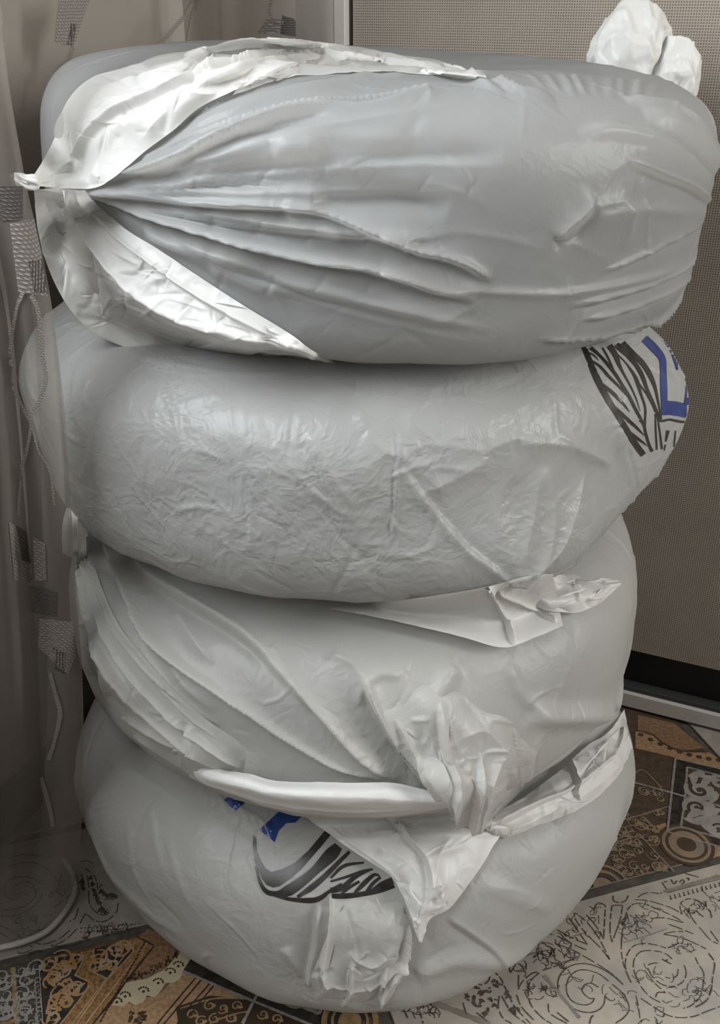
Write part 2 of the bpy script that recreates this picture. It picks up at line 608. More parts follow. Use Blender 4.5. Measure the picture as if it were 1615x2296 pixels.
# right wall runs from the corner; the woven panel sits in a white frame on it
S_COR = float((cor - RA) @ RD)                     # negative: corner lies to the left
S_PAN = S_COR + 0.215
bm = bmesh.new()
wall_block(bm, RA, RD, RN, S_COR, 2.54, 0, 2.6, -0.10, -0.035)
wall_block(bm, RA, RD, RN, S_COR, S_PAN, 0, 2.6, -0.04, 0)
tag(bm_obj('wall_right', bm, WALL_L), 'beige grey wall beside the woven panel', kind='structure')

door = empty('door_1', (RA[0], RA[1], 0))
tag(door, 'brown woven textured panel in a white frame with a black base gap', kind='structure')
def strip(name, mat, s0, s1, z0, z1, o0, o1):
    bm = bmesh.new()
    wall_block(bm, RA, RD, RN, s0, s1, z0, z1, o0, o1)
    bmesh.ops.bevel(bm, geom=bm.edges[:], offset=0.0012, segments=1, affect='EDGES')
    return bm_obj(name, bm, mat, door)
# the panel itself, built in its own frame so that the weave follows it
me = bpy.data.meshes.new('panel')
pl_w, pl_z0, pl_z1 = 1.5, 0.098, 2.5
s_a = S_PAN + 0.021
vv = [(0, 0, pl_z0), (pl_w, 0, pl_z0), (pl_w, 0, pl_z1), (0, 0, pl_z1), (0, .02, pl_z0), (pl_w, .02, pl_z0), (pl_w, .02, pl_z1), (0, .02, pl_z1)]
me.from_pydata(vv, [], [(0, 1, 2, 3), (5, 4, 7, 6), (4, 0, 3, 7), (1, 5, 6, 2), (3, 2, 6, 7), (4, 5, 1, 0)])
me.materials.append(WOVEN)
pan = bpy.data.objects.new('woven_panel', me)
COL.objects.link(pan)
pp = RA + RD * s_a + RN * (-0.012)
pan.parent = door
pan.location = (pp[0] - RA[0], pp[1] - RA[1], 0)
pan.rotation_euler = (0, 0, math.atan2(RD[1], RD[0]))
strip('frame_side', WHITE_PVC, S_PAN, S_PAN + 0.0155, 0, 2.5, -0.034, 0.0)
strip('frame_base', WHITE_PVC, S_PAN + 0.0157, 1.55, 0.004, 0.029, -0.034, 0.0)
strip('threshold_bead', DARK_GREY, S_PAN + 0.0157, 1.55, 0.0295, 0.037, -0.034, -0.006)
strip('gap_base', BLACK_GAP, S_PAN + 0.0157, 1.55, 0.0375, 0.0975, -0.0345, -0.022)
strip('gap_side', BLACK_GAP, S_PAN + 0.0157, S_PAN + 0.0205, 0.0975, 2.5, -0.0345, -0.022)

# baseboard behind the curtain
bm = bmesh.new()
wall_block(bm, WA, WD, WN, -3.4, CORNER_S - 0.001, 0, 0.07, 0.0005, 0.012)
tag(bm_obj('baseboard_left', bm, simple('baseboard_dark', (0.035, 0.036, 0.040), 0.5)), 'dark grey skirting behind the sheer curtain', kind='structure')

# window high in the left wall, the source of the daylight
wn = empty('window_1', wall_l(WIN_S0, WIN_Z0))
tag(wn, 'white framed window high in the left wall', kind='structure')
def wstrip(name, s0, s1, z0, z1, o0=-0.09, o1=-0.04, mat=WHITE_PVC):
    bm = bmesh.new(); wall_block(bm, WA, WD, WN, s0, s1, z0, z1, o0, o1)
    return bm_obj(name, bm, mat, wn)
wm = (WIN_S0 + WIN_S1) / 2
for (a, b, c, d) in ((WIN_S0, WIN_S1, WIN_Z0, WIN_Z0 + .06), (WIN_S0, WIN_S1, WIN_Z1 - .06, WIN_Z1), (WIN_S0, WIN_S0 + .06, WIN_Z0 + .06, WIN_Z1 - .06),
                     (WIN_S1 - .06, WIN_S1, WIN_Z0 + .06, WIN_Z1 - .06), (wm - .04, wm + .04, WIN_Z0 + .06, WIN_Z1 - .06)):
    wstrip('window_frame', a, b, c, d)
wstrip('window_sill', WIN_S0 - .03, WIN_S1 + .03, WIN_Z0 - .025, WIN_Z0, -0.04, 0.03)
gm, gnt, gout = mat_new('window_glass')
g1 = N(gnt, 'ShaderNodeBsdfTransparent'); g2 = N(gnt, 'ShaderNodeBsdfGlossy', Roughness=0.02); g3 = N(gnt, 'ShaderNodeMixShader'); g3.inputs[0].default_value = 0.06
gnt.links.new(g1.outputs[0], g3.inputs[1]); gnt.links.new(g2.outputs[0], g3.inputs[2]); gnt.links.new(g3.outputs[0], gout.inputs[0])
for a, b in ((WIN_S0 + .06, wm - .04), (wm + .04, WIN_S1 - .06)):
    wstrip('pane', a, b, WIN_Z0 + .06, WIN_Z1 - .06, -0.068, -0.062, gm)

# unseen wall facing the left wall; its window is added to house the fill
bm = bmesh.new()
wall_block(bm, XA, XD, XN, -0.2, W2_S0, 0, 2.6, -0.14, 0); wall_block(bm, XA, XD, XN, W2_S1, 3.2, 0, 2.6, -0.14, 0)
wall_block(bm, XA, XD, XN, W2_S0, W2_S1, 0, W2_Z0, -0.14, 0); wall_block(bm, XA, XD, XN, W2_S0, W2_S1, W2_Z1, 2.6, -0.14, 0)
tag(bm_obj('wall_opposite', bm, WALL_L), 'beige grey wall across the room with an opening added for the fill light', kind='structure')
w2 = empty('added_window', (XA[0], XA[1], W2_Z0))
tag(w2, 'added white framed window around the side fill light, unseen', kind='structure')
m2 = (W2_S0 + W2_S1) / 2
for (a, b, c, d) in ((W2_S0, W2_S1, W2_Z0, W2_Z0 + .05), (W2_S0, W2_S1, W2_Z1 - .05, W2_Z1), (W2_S0, W2_S0 + .05, W2_Z0 + .05, W2_Z1 - .05), (W2_S1 - .05, W2_S1, W2_Z0 + .05, W2_Z1 - .05), (m2 - .03, m2 + .03, W2_Z0 + .05, W2_Z1 - .05)):
    bm = bmesh.new(); wall_block(bm, XA, XD, XN, a, b, c, d, -.09, -.04); bm_obj('window_frame', bm, WHITE_PVC, w2)
for a, b in ((W2_S0 + .05, m2 - .03), (m2 + .03, W2_S1 - .05)):
    bm = bmesh.new(); wall_block(bm, XA, XD, XN, a, b, W2_Z0 + .05, W2_Z1 - .05, -.068, -.062); bm_obj('pane', bm, gm, w2)

# floor -------------------------------------------------------------
TA = math.radians(73.0)
E1 = np.array([math.sin(TA), math.cos(TA)]); E2 = np.array([-E1[1], E1[0]])
def pq(p, q):
    return E1 * p + E2 * q
bm = bmesh.new()
prism(bm, [(-2.2, -2.5), (3.2, -2.5), (3.2, 1.6), (-2.2, 1.6)], -0.05, -0.0022)
floor = tag(bm_obj('floor', bm, GROUT), 'patterned tile floor with beige scroll and brown ornamental tiles', kind='structure')

def tile(name, poly, mat, label):
    bm = bmesh.new()
    prism(bm, poly, -0.0022, 0.0)
    top = [e for e in bm.edges if all(abs(v.co.z) < 1e-6 for v in e.verts)]
    bmesh.ops.bevel(bm, geom=top, offset=0.0008, segments=1, affect='EDGES')
    o = bm_obj(name, bm, mat, floor)
    o['label'] = label
    return o
def rect(p0, p1, q0, q1):
    return [tuple(pq(p0, q0)), tuple(pq(p1, q0)), tuple(pq(p1, q1)), tuple(pq(p0, q1))]
BEIGE_L = simple('tile_beige', (0.40, 0.355, 0.30), 0.42, col2=(0.29, 0.265, 0.235), nscale=22, bump=0.1)
BEIGE_R = simple('tile_beige_worn', (0.46, 0.40, 0.335), 0.40, col2=(0.33, 0.315, 0.28), nscale=18, bump=0.1)
BROWN = simple('tile_brown', (0.17, 0.095, 0.045), 0.38, col2=(0.09, 0.055, 0.03), nscale=90)
SLATE = simple('tile_slate', (0.045, 0.045, 0.045), 0.38, col2=(0.09, 0.085, 0.075), nscale=120)
G = 0.006
tiles = {}
tiles['A'] = tile('tile', rect(-0.47, 0.10, 0.808 + G, 0.991 - G), BEIGE_L, 'beige tile with dark scroll outlines')
tiles['A2'] = tile('tile', rect(-0.47, 0.10, 0.991 + G, 1.33), BEIGE_L, 'beige tile with leaf pattern by the wall')
tiles['B'] = tile('tile', rect(-0.47, -0.1285, 0.465, 0.808 - G), SLATE, 'slate blue tile with pale curls and gold line')
tiles['C'] = tile('tile', rect(-0.122, 0.213, 0.465, 0.808 - G), BROWN, 'brown carpet patterned tile')
tiles['D'] = tile('tile', rect(0.225, 1.05, 0.30, 0.703 - G), BEIGE_R, 'worn beige tile with black scroll outlines')
tiles['E'] = tile('tile', rect(0.225, 0.779, 0.703 + G, 1.05), simple('tile_brown_shaded', (0.105, 0.07, 0.045), 0.4, col2=(0.06, 0.045, 0.033), nscale=120), 'brown ornamental tile with shade in its base colour')  # base brown darkened and greyed to paint in the shadow here
tiles['F'] = tile('tile', rect(0.791, 1.15, 0.703 + G, 1.05), BEIGE_L, 'grey beige tile under the panel')
tiles['G'] = tile('tile', rect(0.11, 0.215, 0.808, 1.33), BEIGE_L, 'plain beige tile under the bags')
tiles['H'] = tile('tile', rect(-0.47, 0.215, 0.0, 0.455), BEIGE_R, 'worn beige tile nearest the window wall')
tiles['I'] = tile('tile', rect(0.225, 1.3, -0.1, 0.29), BROWN, 'brown ornamental tile in the open floor')
# ------------------------------------------------------------------ the four wrapped tyres
def wrapped(label, center, z0):
    e = empty('wrapped_tyre', (center[0], center[1], z0))
    return tag(e, label, 'wrapped tyre', 'bagged tyres in one stack')

# ---- bottom
K = 'p'
c4 = (-0.008, 0.95, 0.125); R4 = 0.322; T4 = (0, 0)
folds4 = [
    ([(200, 1850), (250, 1960), (330, 2040), (420, 2110)], .010, .003, 'r'),
    ([(290, 1830), (300, 1940), (340, 2030)], .005, .0016, 'r'), ([(380, 1880), (400, 1960), (440, 2050)], .005, .0014, 'r'), ([(340, 1800), (350, 1880), (370, 1960)], .004, .0014, 'r'),
    ([(716, 2030), (712, 2090), (700, 2160), (690, 2215)], .010, .008, 'p', .1, .1),
    ([(640, 2120), (670, 2170), (690, 2215)], .006, .004, 'r'),
    ([(1000, 2050), (1100, 2120), (1130, 2160)], .010, .004, 'p'), ([(1060, 1980), (1160, 2010), (1240, 2040)], .008, .003, 'r'),
    ([(930, 2190), (1020, 2150), (1130, 2150), (1200, 2120)], .012, .006, 'r'),
    ([(260, 1660), (330, 1690), (420, 1750)], .005, .003, 's'), ([(230, 1700), (320, 1740), (400, 1800)], .006, .003, 's'),
    ([(1240, 1850), (1300, 1780), (1400, 1690)], .012, .006, 'p'),
]
for k in range(16):
    x = 330 + k * 17; y = 1690 + k * 11
    folds4.append(([(x, y - 20), (x + 22 + 3 * (k % 3), y + 12), (x + 30, y + 45)], .0030, .0034, 's'))
e4 = wrapped('bottom bag of the stack, blue and black zebra-striped print, standing on the floor', c4, 0)
bag4 = make_bag(c4, R4, .125, 3.4, T4, [(-160, .1, .012, 25, .6), (-25, .2, .016, 30, .6), (-90, -.5, .02, 25, .5)], folds4, 170, .0018, .004, 4, .0012, .244)
link_mesh('bag', np_mesh('bag', bag4.V, bag4.Fq), FILM_SOFT, e4)
tyre_core(e4, c4, R4, .125, 3.4, T4, .016)

# ---- third
c3 = (-0.004, 0.95, 0.362); R3 = 0.305; T3 = (0, 0)
kn = (168, 1128)
folds3 = [
    ([kn, (217, 1279), (248, 1356), (279, 1421), (316, 1464), (372, 1526), (433, 1588), (495, 1635)], .014, .012, 'p', .02, .3),
    ([kn, (250, 1250), (347, 1438), (526, 1572), (645, 1646), (744, 1701), (867, 1753)], .014, .010, 'p', .2, .1),
    ([kn, (330, 1290), (535, 1414), (625, 1498), (719, 1597), (818, 1701), (897, 1755)], .016, .010, 'p', .3, .1),
    ([(300, 1380), (350, 1450), (420, 1540), (480, 1600)], .007, .005, 's'),
    ([(400, 1370), (440, 1440), (480, 1490)], .006, .004, 's'),
    ([(600, 1480), (650, 1540), (700, 1600)], .004, .004, 's'), ([(610, 1450), (660, 1520)], .003, .003, 's'),
    ([(814, 1522), (863, 1626), (913, 1700), (997, 1789)], .010, .010, 'p', .1, .05),
    ([(740, 1470), (790, 1490), (815, 1530), (800, 1580)], .006, .005, 's'), ([(815, 1525), (860, 1510), (900, 1520)], .006, .004, 'r'),
    ([(1180, 1601), (1270, 1605), (1363, 1591), (1403, 1517)], .012, .008, 'r'),
    ([(1020, 1490), (980, 1560), (970, 1640)], .010, .006, 'r'), ([(1140, 1490), (1170, 1560), (1230, 1600)], .007, .003, 'r'),
    ([(1400, 1590), (1300, 1680), (1190, 1750)], .012, -.010, 'r'),
]
folds3 = [(f[0], f[1] * .85, f[2] * 1.3) + tuple(f[3:]) for f in folds3]
e3 = wrapped('third bag down, twisted knot behind the curtain and long draped folds', c3, 0.245)
bag3 = make_bag(c3, R3, .122, 3.6, T3, [(-165, -.1, .010, 22, .7), (-75, -.4, .012, 45, .5)], folds3, 120, .0018, .004, 3, .246, .472)
link_mesh('bag', np_mesh('bag', bag3.V, bag3.Fq), FILM_SOFT, e3)
tyre_core(e3, c3, R3, .122, 3.6, T3, .014)

# ---- second
c2 = (-0.015, 0.95, 0.590); R2 = 0.298; T2 = (0, 1.0)
g = (1162, 1312)
folds2 = [
    ([g, (1057, 1240), (957, 1129), (901, 1045)], .012, .009, 'p', .05, .3),
    ([g, (1250, 1240), (1290, 1130), (1310, 1060)], .010, .007, 'p', .05, .3),
    ([g, (1230, 1250), (1240, 1150), (1215, 1050)], .008, .006, 's', .05, .3),
    ([g, (1195, 1180), (1205, 1100), (1215, 1040)], .007, .005, 's', .05, .3),
    ([g, (1130, 1200), (1090, 1110)], .010, .005, 's', .05, .4),
    ([g, (1290, 1330), (1390, 1300)], .010, .006, 'p', .05, .3),
    ([(896, 955), (890, 1060), (884, 1180), (880, 1215)], .0035, .0035, 'p', .2, .2),
    ([(915, 940), (960, 900), (975, 860)], .004, .004, 's'),
    ([(690, 970), (740, 1060), (800, 1150)], .004, .004, 's'), ([(640, 1030), (720, 1120), (800, 1170)], .004, .003, 's'),
    ([(1160, 1000), (1230, 995), (1300, 1010), (1370, 1050)], .006, .006, 's'),
    ([(1230, 970), (1300, 1000), (1370, 1045)], .005, .005, 's'), ([(1090, 1010), (1160, 985), (1240, 985)], .005, .004, 's'),
    ([(1130, 960), (1140, 1020), (1160, 1090)], .004, .004, 's'), ([(1400, 985), (1425, 1080), (1435, 1170)], .008, -.008, 's', .2, .05),
    ([(1385, 930), (1400, 1010), (1432, 1100), (1436, 1180)], .010, .006, 'r', .2, .1),
    ([(800, 920), (850, 1000), (940, 1040)], .006, .004, 's'), ([(1100, 1030), (1010, 1080), (930, 1120)], .006, .004, 's'),
]
folds2 = [(f[0], f[1] * .8, f[2] * .6) + tuple(f[3:]) for f in folds2]
e2 = wrapped('second bag down, crumpled, zebra stripes and blue letters printed at its side', c2, 0.475)
bag2 = make_bag(c2, R2, .116, 3.8, T2, [(-160, .35, .016, 26, .7), (-14, .15, .036, 17, .75), (-60, -.5, .022, 20, .5)], folds2, 420, .0014, .004, 2, .474, .690)
link_mesh('bag', np_mesh('bag', bag2.V, bag2.Fq), FILM_CRUMP, e2)
tyre_core(e2, c2, R2, .116, 3.8, T2, .014)

# ---- top
c1 = (0.017, 0.955, 0.796); R1 = 0.293; T1 = (0, 2.6)
q = (196, 427)
folds1 = [
    ([q, (224, 406), (348, 374), (447, 340), (560, 290), (700, 245), (810, 230)], .012, .008, 'p', .02, .3),
    ([q, (300, 395), (420, 350), (530, 300)], .008, .004, 'r', .02, .3),
    ([(420, 395), (531, 350), (620, 335), (768, 345), (900, 360)], .009, .004, 'r'),
    ([(620, 330), (700, 315), (820, 312), (930, 320)], .008, .004, 'r'),
    ([q, (330, 420), (470, 408), (560, 405)], .006, .0035, 'r', .02, .4),
    ([q, (298, 434), (447, 448), (595, 458), (694, 468), (793, 498), (892, 543), (980, 580)], .012, .008, 'p', .02, .3),
    ([(640, 470), (730, 500), (770, 530)], .007, .003, 'r'),
    ([q, (224, 439), (348, 483), (471, 518), (595, 555), (719, 582), (818, 597), (897, 622), (1010, 640)], .012, .009, 'p', .02, .3),
    ([(328, 528), (447, 557), (545, 577), (600, 585)], .008, .004, 'r'),
    ([(480, 600), (580, 640), (680, 655)], .006, .002, 'r'),
    ([(700, 445), (850, 448), (960, 455), (1010, 470)], .010, -.006, 'r'),
    ([(700, 335), (850, 337), (1000, 340), (1134, 346)], .010, -.005, 'r'),
    ([(850, 527), (940, 560), (1040, 593), (1106, 631)], .010, .006, 'p'),
    ([(850, 602), (968, 645), (1063, 673)], .010, .005, 'p'),
    ([(850, 631), (1000, 648), (1134, 655), (1276, 659), (1466, 617), (1575, 555)], .0025, .003, 's'),
    ([(1400, 360), (1419, 365), (1490, 394), (1561, 427), (1590, 455)], .010, .005, 'p', .15, .35),
    ([(1438, 256), (1537, 290), (1608, 365)], .010, .005, 'r', .2, .1), ([(1400, 230), (1500, 250), (1590, 310)], .006, .004, 'r'),
    ([(1300, 300), (1420, 300), (1530, 350), (1600, 420)], .006, .004, 'r'),
    ([(1276, 690), (1400, 660), (1500, 620), (1585, 560)], .007, .004, 'p'),
    ([(1300, 720), (1420, 690), (1520, 645), (1575, 590)], .006, .004, 'p'),
    ([(1200, 760), (1350, 755), (1470, 715), (1545, 660)], .006, .004, 'p'),
    ([(1350, 610), (1450, 570), (1590, 500)], .006, .003, 'p'), ([(1300, 500), (1420, 470), (1590, 480)], .006, .003, 'r'),
    ([(1409, 763), (1513, 711), (1547, 645)], .003, .004, 's'),
    ([(1245, 535), (1300, 480), (1340, 440)], .007, .005, 's'), ([(1240, 540), (1290, 530), (1340, 470)], .006, -.003, 's'),
    ([(1330, 465), (1400, 450), (1410, 520), (1395, 560)], .006, .003, 's'),
    ([(700, 245), (790, 240), (950, 205), (960, 235)], .005, .003, 's'),
    ([(1110, 190), (1160, 215), (1240, 225)], .008, .005, 's'), ([(1050, 170), (1090, 205), (1130, 215)], .006, .004, 's'),
]
for k in range(9):
    x = 1180 + k * 36
    j = (k * 37 % 11) - 5
    folds1.append(([(x + j, 165 + k * 3), (x + 28 - k * 5 + j, 190 + k * 3), (x + 45 - k * 8, 215 + k * 2 + j)], .003 + .0005 * (k % 3), .0008 + .0004 * (k % 4), 'r'))
folds1 = [(f[0], f[1] * .85, f[2] * 1.3) + tuple(f[3:]) for f in folds1]
rf = random.Random(5)
for (x, y) in ((400, 375), (470, 372), (600, 370), (720, 378), (830, 385), (950, 395), (1060, 400), (420, 470), (480, 490), (590, 485), (700, 505), (820, 520), (930, 540), (500, 610), (610, 620), (720, 615), (830, 620), (920, 620)):
    folds1.append(([(x + 16, y - 4), (x, y + 18), (x - 18, y + 44)], .0014, -.0010, 's', .2, .2))
for k in range(40):
    a = math.radians(-38 + 76 * (k + rf.random()) / 40)
    d0, d1 = rf.uniform(20, 260), rf.uniform(380, 980)
    bend = rf.uniform(-.12, .12) - a * 0.35
    pts = [(q[0] + d * math.cos(a + bend * d / 900), q[1] + d * math.sin(a + bend * d / 900)) for d in np.linspace(d0, d1, 5)]
    folds1.append((pts, rf.uniform(.002, .006), rf.uniform(.0012, .0032), rf.choice('rpss'), .3, .4))
e1 = wrapped('topmost bag, pulled tight to a knotted corner beside the curtain', c1, 0.70)
bag1 = make_bag(c1, R1, .106, 5.2, T1, [(-170, .2, .004, 20, .7)], folds1, 150, .0015, .0025, 1, .692, 1.2)
link_mesh('bag', np_mesh('bag', bag1.V, bag1.Fq), FILM_TIGHT, e1)
tyre_core(e1, c1, R1, .106, 5.2, T1, .010)
# ------------------------------------------------------------------ loose film: flaps, drapes and gathers
ALL = [bag1.bvh, bag2.bvh, bag3.bvh, bag4.bvh]
def rows_between(top, bot, n, offs):
    """control rows from one traced border to the other, with a stand-off per row"""
    out = []
    m = len(top)
    for k in range(n):
        t = k / (n - 1)
        row = []
        for a, b in zip(top, bot):
            row.append((a[0] + (b[0] - a[0]) * t, a[1] + (b[1] - a[1]) * t, offs[k]))
        out.append(row)
    return out

# top bag: upper corner flap running from the knot
up = [(66, 404), (92, 366), (122, 310), (148, 232), (205, 176), (300, 146), (420, 116), (545, 84), (660, 90), (720, 104), (770, 132)]
lo = [(72, 416), (140, 422), (210, 422), (262, 394), (325, 340), (392, 290), (450, 240), (560, 192), (650, 156), (720, 140), (772, 136)]
r = rows_between(up, lo, 5, [.002, .016, .024, .018, .006])
for i, row in enumerate(r):
    row[-1] = (row[-1][0], row[-1][1], .001); row[-2] = (row[-2][0], row[-2][1], row[-2][2] * .4)
for row in r:
    row[0] = (row[0][0], row[0][1], 0, .70)
    row[1] = (row[1][0], row[1][1], 0, .715)
sheet_obj('corner_flap', FILM_DOUBLE, e1, r, [bag1.bvh], 140, 380, 'bright loose upper flap running to the knot', wrinkle=.0004, wscale=45, seed=3, fallback=.80, ncrease=90, crease_h=.0018,
          creases=[([(0.05, .5), (.3, .45), (.6, .5), (.95, .5)], .010, .006, 'p'), ([(.4, .15), (.65, .25), (.98, .3)], .006, .004, 's'), ([(.5, .7), (.7, .6), (.95, .75)], .006, .004, 's'), ([(.6, .05), (.64, .4), (.6, .9)], .005, .004, 's')])
# top bag: lower corner flap
lf = [(76, 422), (82, 500), (100, 580), (148, 680), (215, 748), (330, 794), (480, 816), (620, 821), (768, 823)]
rt = [(190, 426), (225, 463), (282, 513), (362, 563), (452, 623), (552, 688), (642, 743), (702, 785), (772, 821)]
r = rows_between(lf, rt, 5, [.004, .016, .022, .016, .006])
for i, row in enumerate(r):
    row[0] = (row[0][0], row[0][1], 0, .70 - .006 * i)
f2, f2b = sheet_obj('corner_flap', FILM_DOUBLE, e1, r, [bag1.bvh], 150, 360, 'bright loose lower flap under the knot', wrinkle=.0004, wscale=50, seed=8, fallback=.78, ncrease=150, crease_h=.0018,
          creases=[([(0.0, .62), (.2, .6), (.45, .55), (.7, .6)], .008, .008, 'p', .05, .2), ([(.12, .62), (.3, .42), (.42, .16)], .006, -.008, 's'), ([(0, .8), (.3, .85), (.8, .82)], .006, .005, 'p')])
# crumpled fold lying along the top shoulder
up = [(600, 84), (680, 88), (770, 102), (880, 120), (1000, 142), (1090, 172)]
lo = [(520, 215), (640, 176), (740, 166), (850, 162), (970, 168), (1092, 176)]
sheet_obj('shoulder_fold', FILM_DOUBLE, e1, rows_between(up, lo, 4, [.001, .010, .010, .002]), [bag1.bvh], 80, 260, 'crumpled fold of film along the top shoulder', wrinkle=.0006, wscale=40, seed=13, fallback=.95, ncrease=70, crease_h=.002,
          creases=[([(0, .5), (.4, .4), (.8, .6)], .006, .005, 'p'), ([(.3, .1), (.35, .5), (.3, .9)], .004, .004, 's'), ([(.6, .1), (.7, .5), (.9, .5)], .004, .004, 's')])
# the knot itself
kb = bmesh.new()
bmesh.ops.create_uvsphere(kb, u_segments=40, v_segments=24, radius=1)
kc = at_y(62, 410, .70)
for v in kb.verts:
    p = v.co.copy()
    w = 1 + .35 * math.sin(5 * math.atan2(p.y, p.z) + p.x * 3)
    tail = max(0, -p.x)
    sx = .0085; rr = .0042 * (1 + 1.1 * tail ** 3 + .8 * max(0, p.x) ** 2)
    v.co = kc + Vector((p.x * sx, p.y * rr * w * .8, p.z * rr * w + .003 * tail))
bm_obj('knot', kb, FILM_DOUBLE, e1, True)['label'] = 'small twisted knot at the bag corner'
for (a, b, c) in (((44, 398), (36, 402), (60, 412)), ((40, 418), (36, 402), (62, 412))):
    sheet_obj('knot_tail', FILM_DOUBLE, e1, [[(a[0], a[1], 0, .70), (b[0], b[1], 0, .698)], [(c[0], c[1] - 5, 0, .698), (c[0], c[1], 0, .696)]], [], 12, 8, wrinkle=.0003)

# top bag: bunch of handles standing behind its shoulder
def lump_mesh(cpx, depth, rx, ry, rz, seed, cut=0.0):
    bm = bmesh.new()
    bmesh.ops.create_icosphere(bm, subdivisions=6, radius=1)
    c = at_y(cpx[0], cpx[1], depth)
    P = np.array([v.co[:] for v in bm.verts])
    n1 = ridged(P * 1.3 + seed) * .14 + ridged(P * 2.6 + seed * 2) * .07 + ridged(P * 6 + seed) * .018
    fold = .06 * np.abs(np.sin(4 * np.arctan2(P[:, 1], P[:, 0]) + 2.5 * P[:, 2] + seed)) * (1 - P[:, 2] ** 2)
    P2 = P * (1 + n1 - fold)[:, None]
    for v, q in zip(bm.verts, P2):
        z = q[2]
        v.co = c + Vector((q[0] * rx, q[1] * ry, z * rz))
    return bm
hb = bm_obj('handle_bunch', lump_mesh((1402, 158), 1.085, .040, .046, .056, 3), FILM_DOUBLE, e1, True)
hb['label'] = 'crumpled bunch of bag handles behind the shoulder'
bm_obj('handle_bunch', lump_mesh((1402, 106), 1.095, .030, .030, .026, 9), FILM_DOUBLE, e1, True)
bm_obj('handle_bunch', lump_mesh((1502, 188), 1.07, .026, .036, .040, 14), FILM_DOUBLE, e1, True)
for (rows, sd) in (
    ([[(1470, 110, 0, 1.10), (1505, 95, 0, 1.095), (1522, 100, 0, 1.09)], [(1480, 150, 0, 1.075), (1510, 140, 0, 1.07), (1535, 130, 0, 1.07)], [(1490, 190, 0, 1.07), (1515, 185, 0, 1.065), (1540, 175, 0, 1.07)]], 2),
    ([[(1553, 92, 0, 1.085), (1557, 96, 0, 1.085), (1559, 100, 0, 1.085)], [(1525, 120, 0, 1.08), (1540, 126, 0, 1.075), (1548, 128, 0, 1.08)], [(1515, 160, 0, 1.075), (1530, 165, 0, 1.07), (1545, 165, 0, 1.075)]], 5),
    ([[(1530, 130, 0, 1.085), (1545, 135, 0, 1.08), (1556, 150, 0, 1.085)], [(1520, 170, 0, 1.075), (1540, 175, 0, 1.06), (1558, 185, 0, 1.075)], [(1515, 215, 0, 1.075), (1535, 218, 0, 1.06), (1555, 220, 0, 1.075)]], 7)):
    sheet_obj('handle_tip', FILM_DOUBLE, e1, rows, [], 40, 30, wrinkle=.0014, wscale=70, seed=sd)

# second bag: pinched gather and the pale triangular flap below it
topb = [(736, 1363), (830, 1352), (930, 1340), (1040, 1324), (1120, 1308), (1190, 1290), (1240, 1285)]
botb = [(742, 1367), (840, 1384), (935, 1404), (1035, 1428), (1131, 1452), (1200, 1430), (1262, 1404)]
fl3, fl3b = sheet_obj('loose_flap', FILM_DOUBLE, e2, rows_between(topb, botb, 3, [.006, .014, .020]), ALL, 70, 240, 'pale triangular flap below the pinched gather',
          wrinkle=.0005, wscale=40, seed=4, creases=[([(.62, .0), (.68, .5), (.72, 1)], .005, .006, 'p', .05, .05), ([(.66, .1), (.82, .5), (.97, .9)], .004, .005, 'p', .05, .05)])
sheet_obj('gather', FILM_DOUBLE, e2, rows_between([(1075, 1322), (1130, 1312), (1190, 1296), (1260, 1290), (1330, 1296), (1392, 1300)],
          [(1110, 1330), (1180, 1352), (1245, 1372), (1300, 1372), (1350, 1348), (1392, 1312)], 4, [.006, .02, .026, .014]), ALL, 90, 200, 'crumpled gather of film at its lower edge',
          wrinkle=.0009, wscale=36, seed=6, ncrease=50, crease_h=.0026)

# third bag: drape on the left, rolled hem, central bunch
ta = [(166, 1118), (190, 1200), (217, 1279), (262, 1390), (316, 1464), (372, 1526), (433, 1588), (510, 1645), (600, 1700)]
tb = [(160, 1135), (166, 1280), (176, 1400), (192, 1510), (236, 1596), (306, 1658), (372, 1702), (432, 1738), (520, 1768)]
sheet_obj('draped_side', FILM_SOFT, e3, [row[:-1] + [(row[-1][0], row[-1][1], -.008)] for row in rows_between(ta, tb, 4, [.002, .016, .020, .012])], [bag3.bvh, bag4.bvh], 130, 330, 'side of the bag draped in long folds from the knot',
          wrinkle=.0004, wscale=40, seed=5, fallback=.80, ncrease=40, crease_h=.003,
          creases=[([(0, .3), (.4, .3), (.7, .35), (1, .45)], .009, .008, 'p', .05, .1), ([(0, .6), (.4, .6), (.7, .6), (.95, .7)], .008, .007, 'p', .05, .2), ([(.35, .5), (.5, .8), (.7, .75), (.9, .6)], .005, .006, 's'), ([(0.1, .15), (.5, .1), (.9, .2)], .005, .004, 'p')])
ta = [(424, 1716), (480, 1726), (560, 1738), (630, 1754), (760, 1756), (900, 1760), (1010, 1792)]
tb = [(426, 1742), (480, 1766), (545, 1790), (610, 1810), (750, 1830), (880, 1828), (1005, 1812)]
sheet_obj('rolled_hem', FILM_DOUBLE, e3, [[(row[0][0], row[0][1], .003)] + row[1:] for row in rows_between(ta, tb, 4, [.012, .028, .028, .008])], [bag3.bvh, bag4.bvh], 60, 300, 'pale rolled edge of the bag mouth',
          wrinkle=.0008, wscale=30, seed=2, creases=[([(0, .3), (.3, .45), (.7, .4), (1, .5)], .006, .003, 's'), ([(.05, .7), (.4, .8), (.95, .75)], .005, .003, 's')])
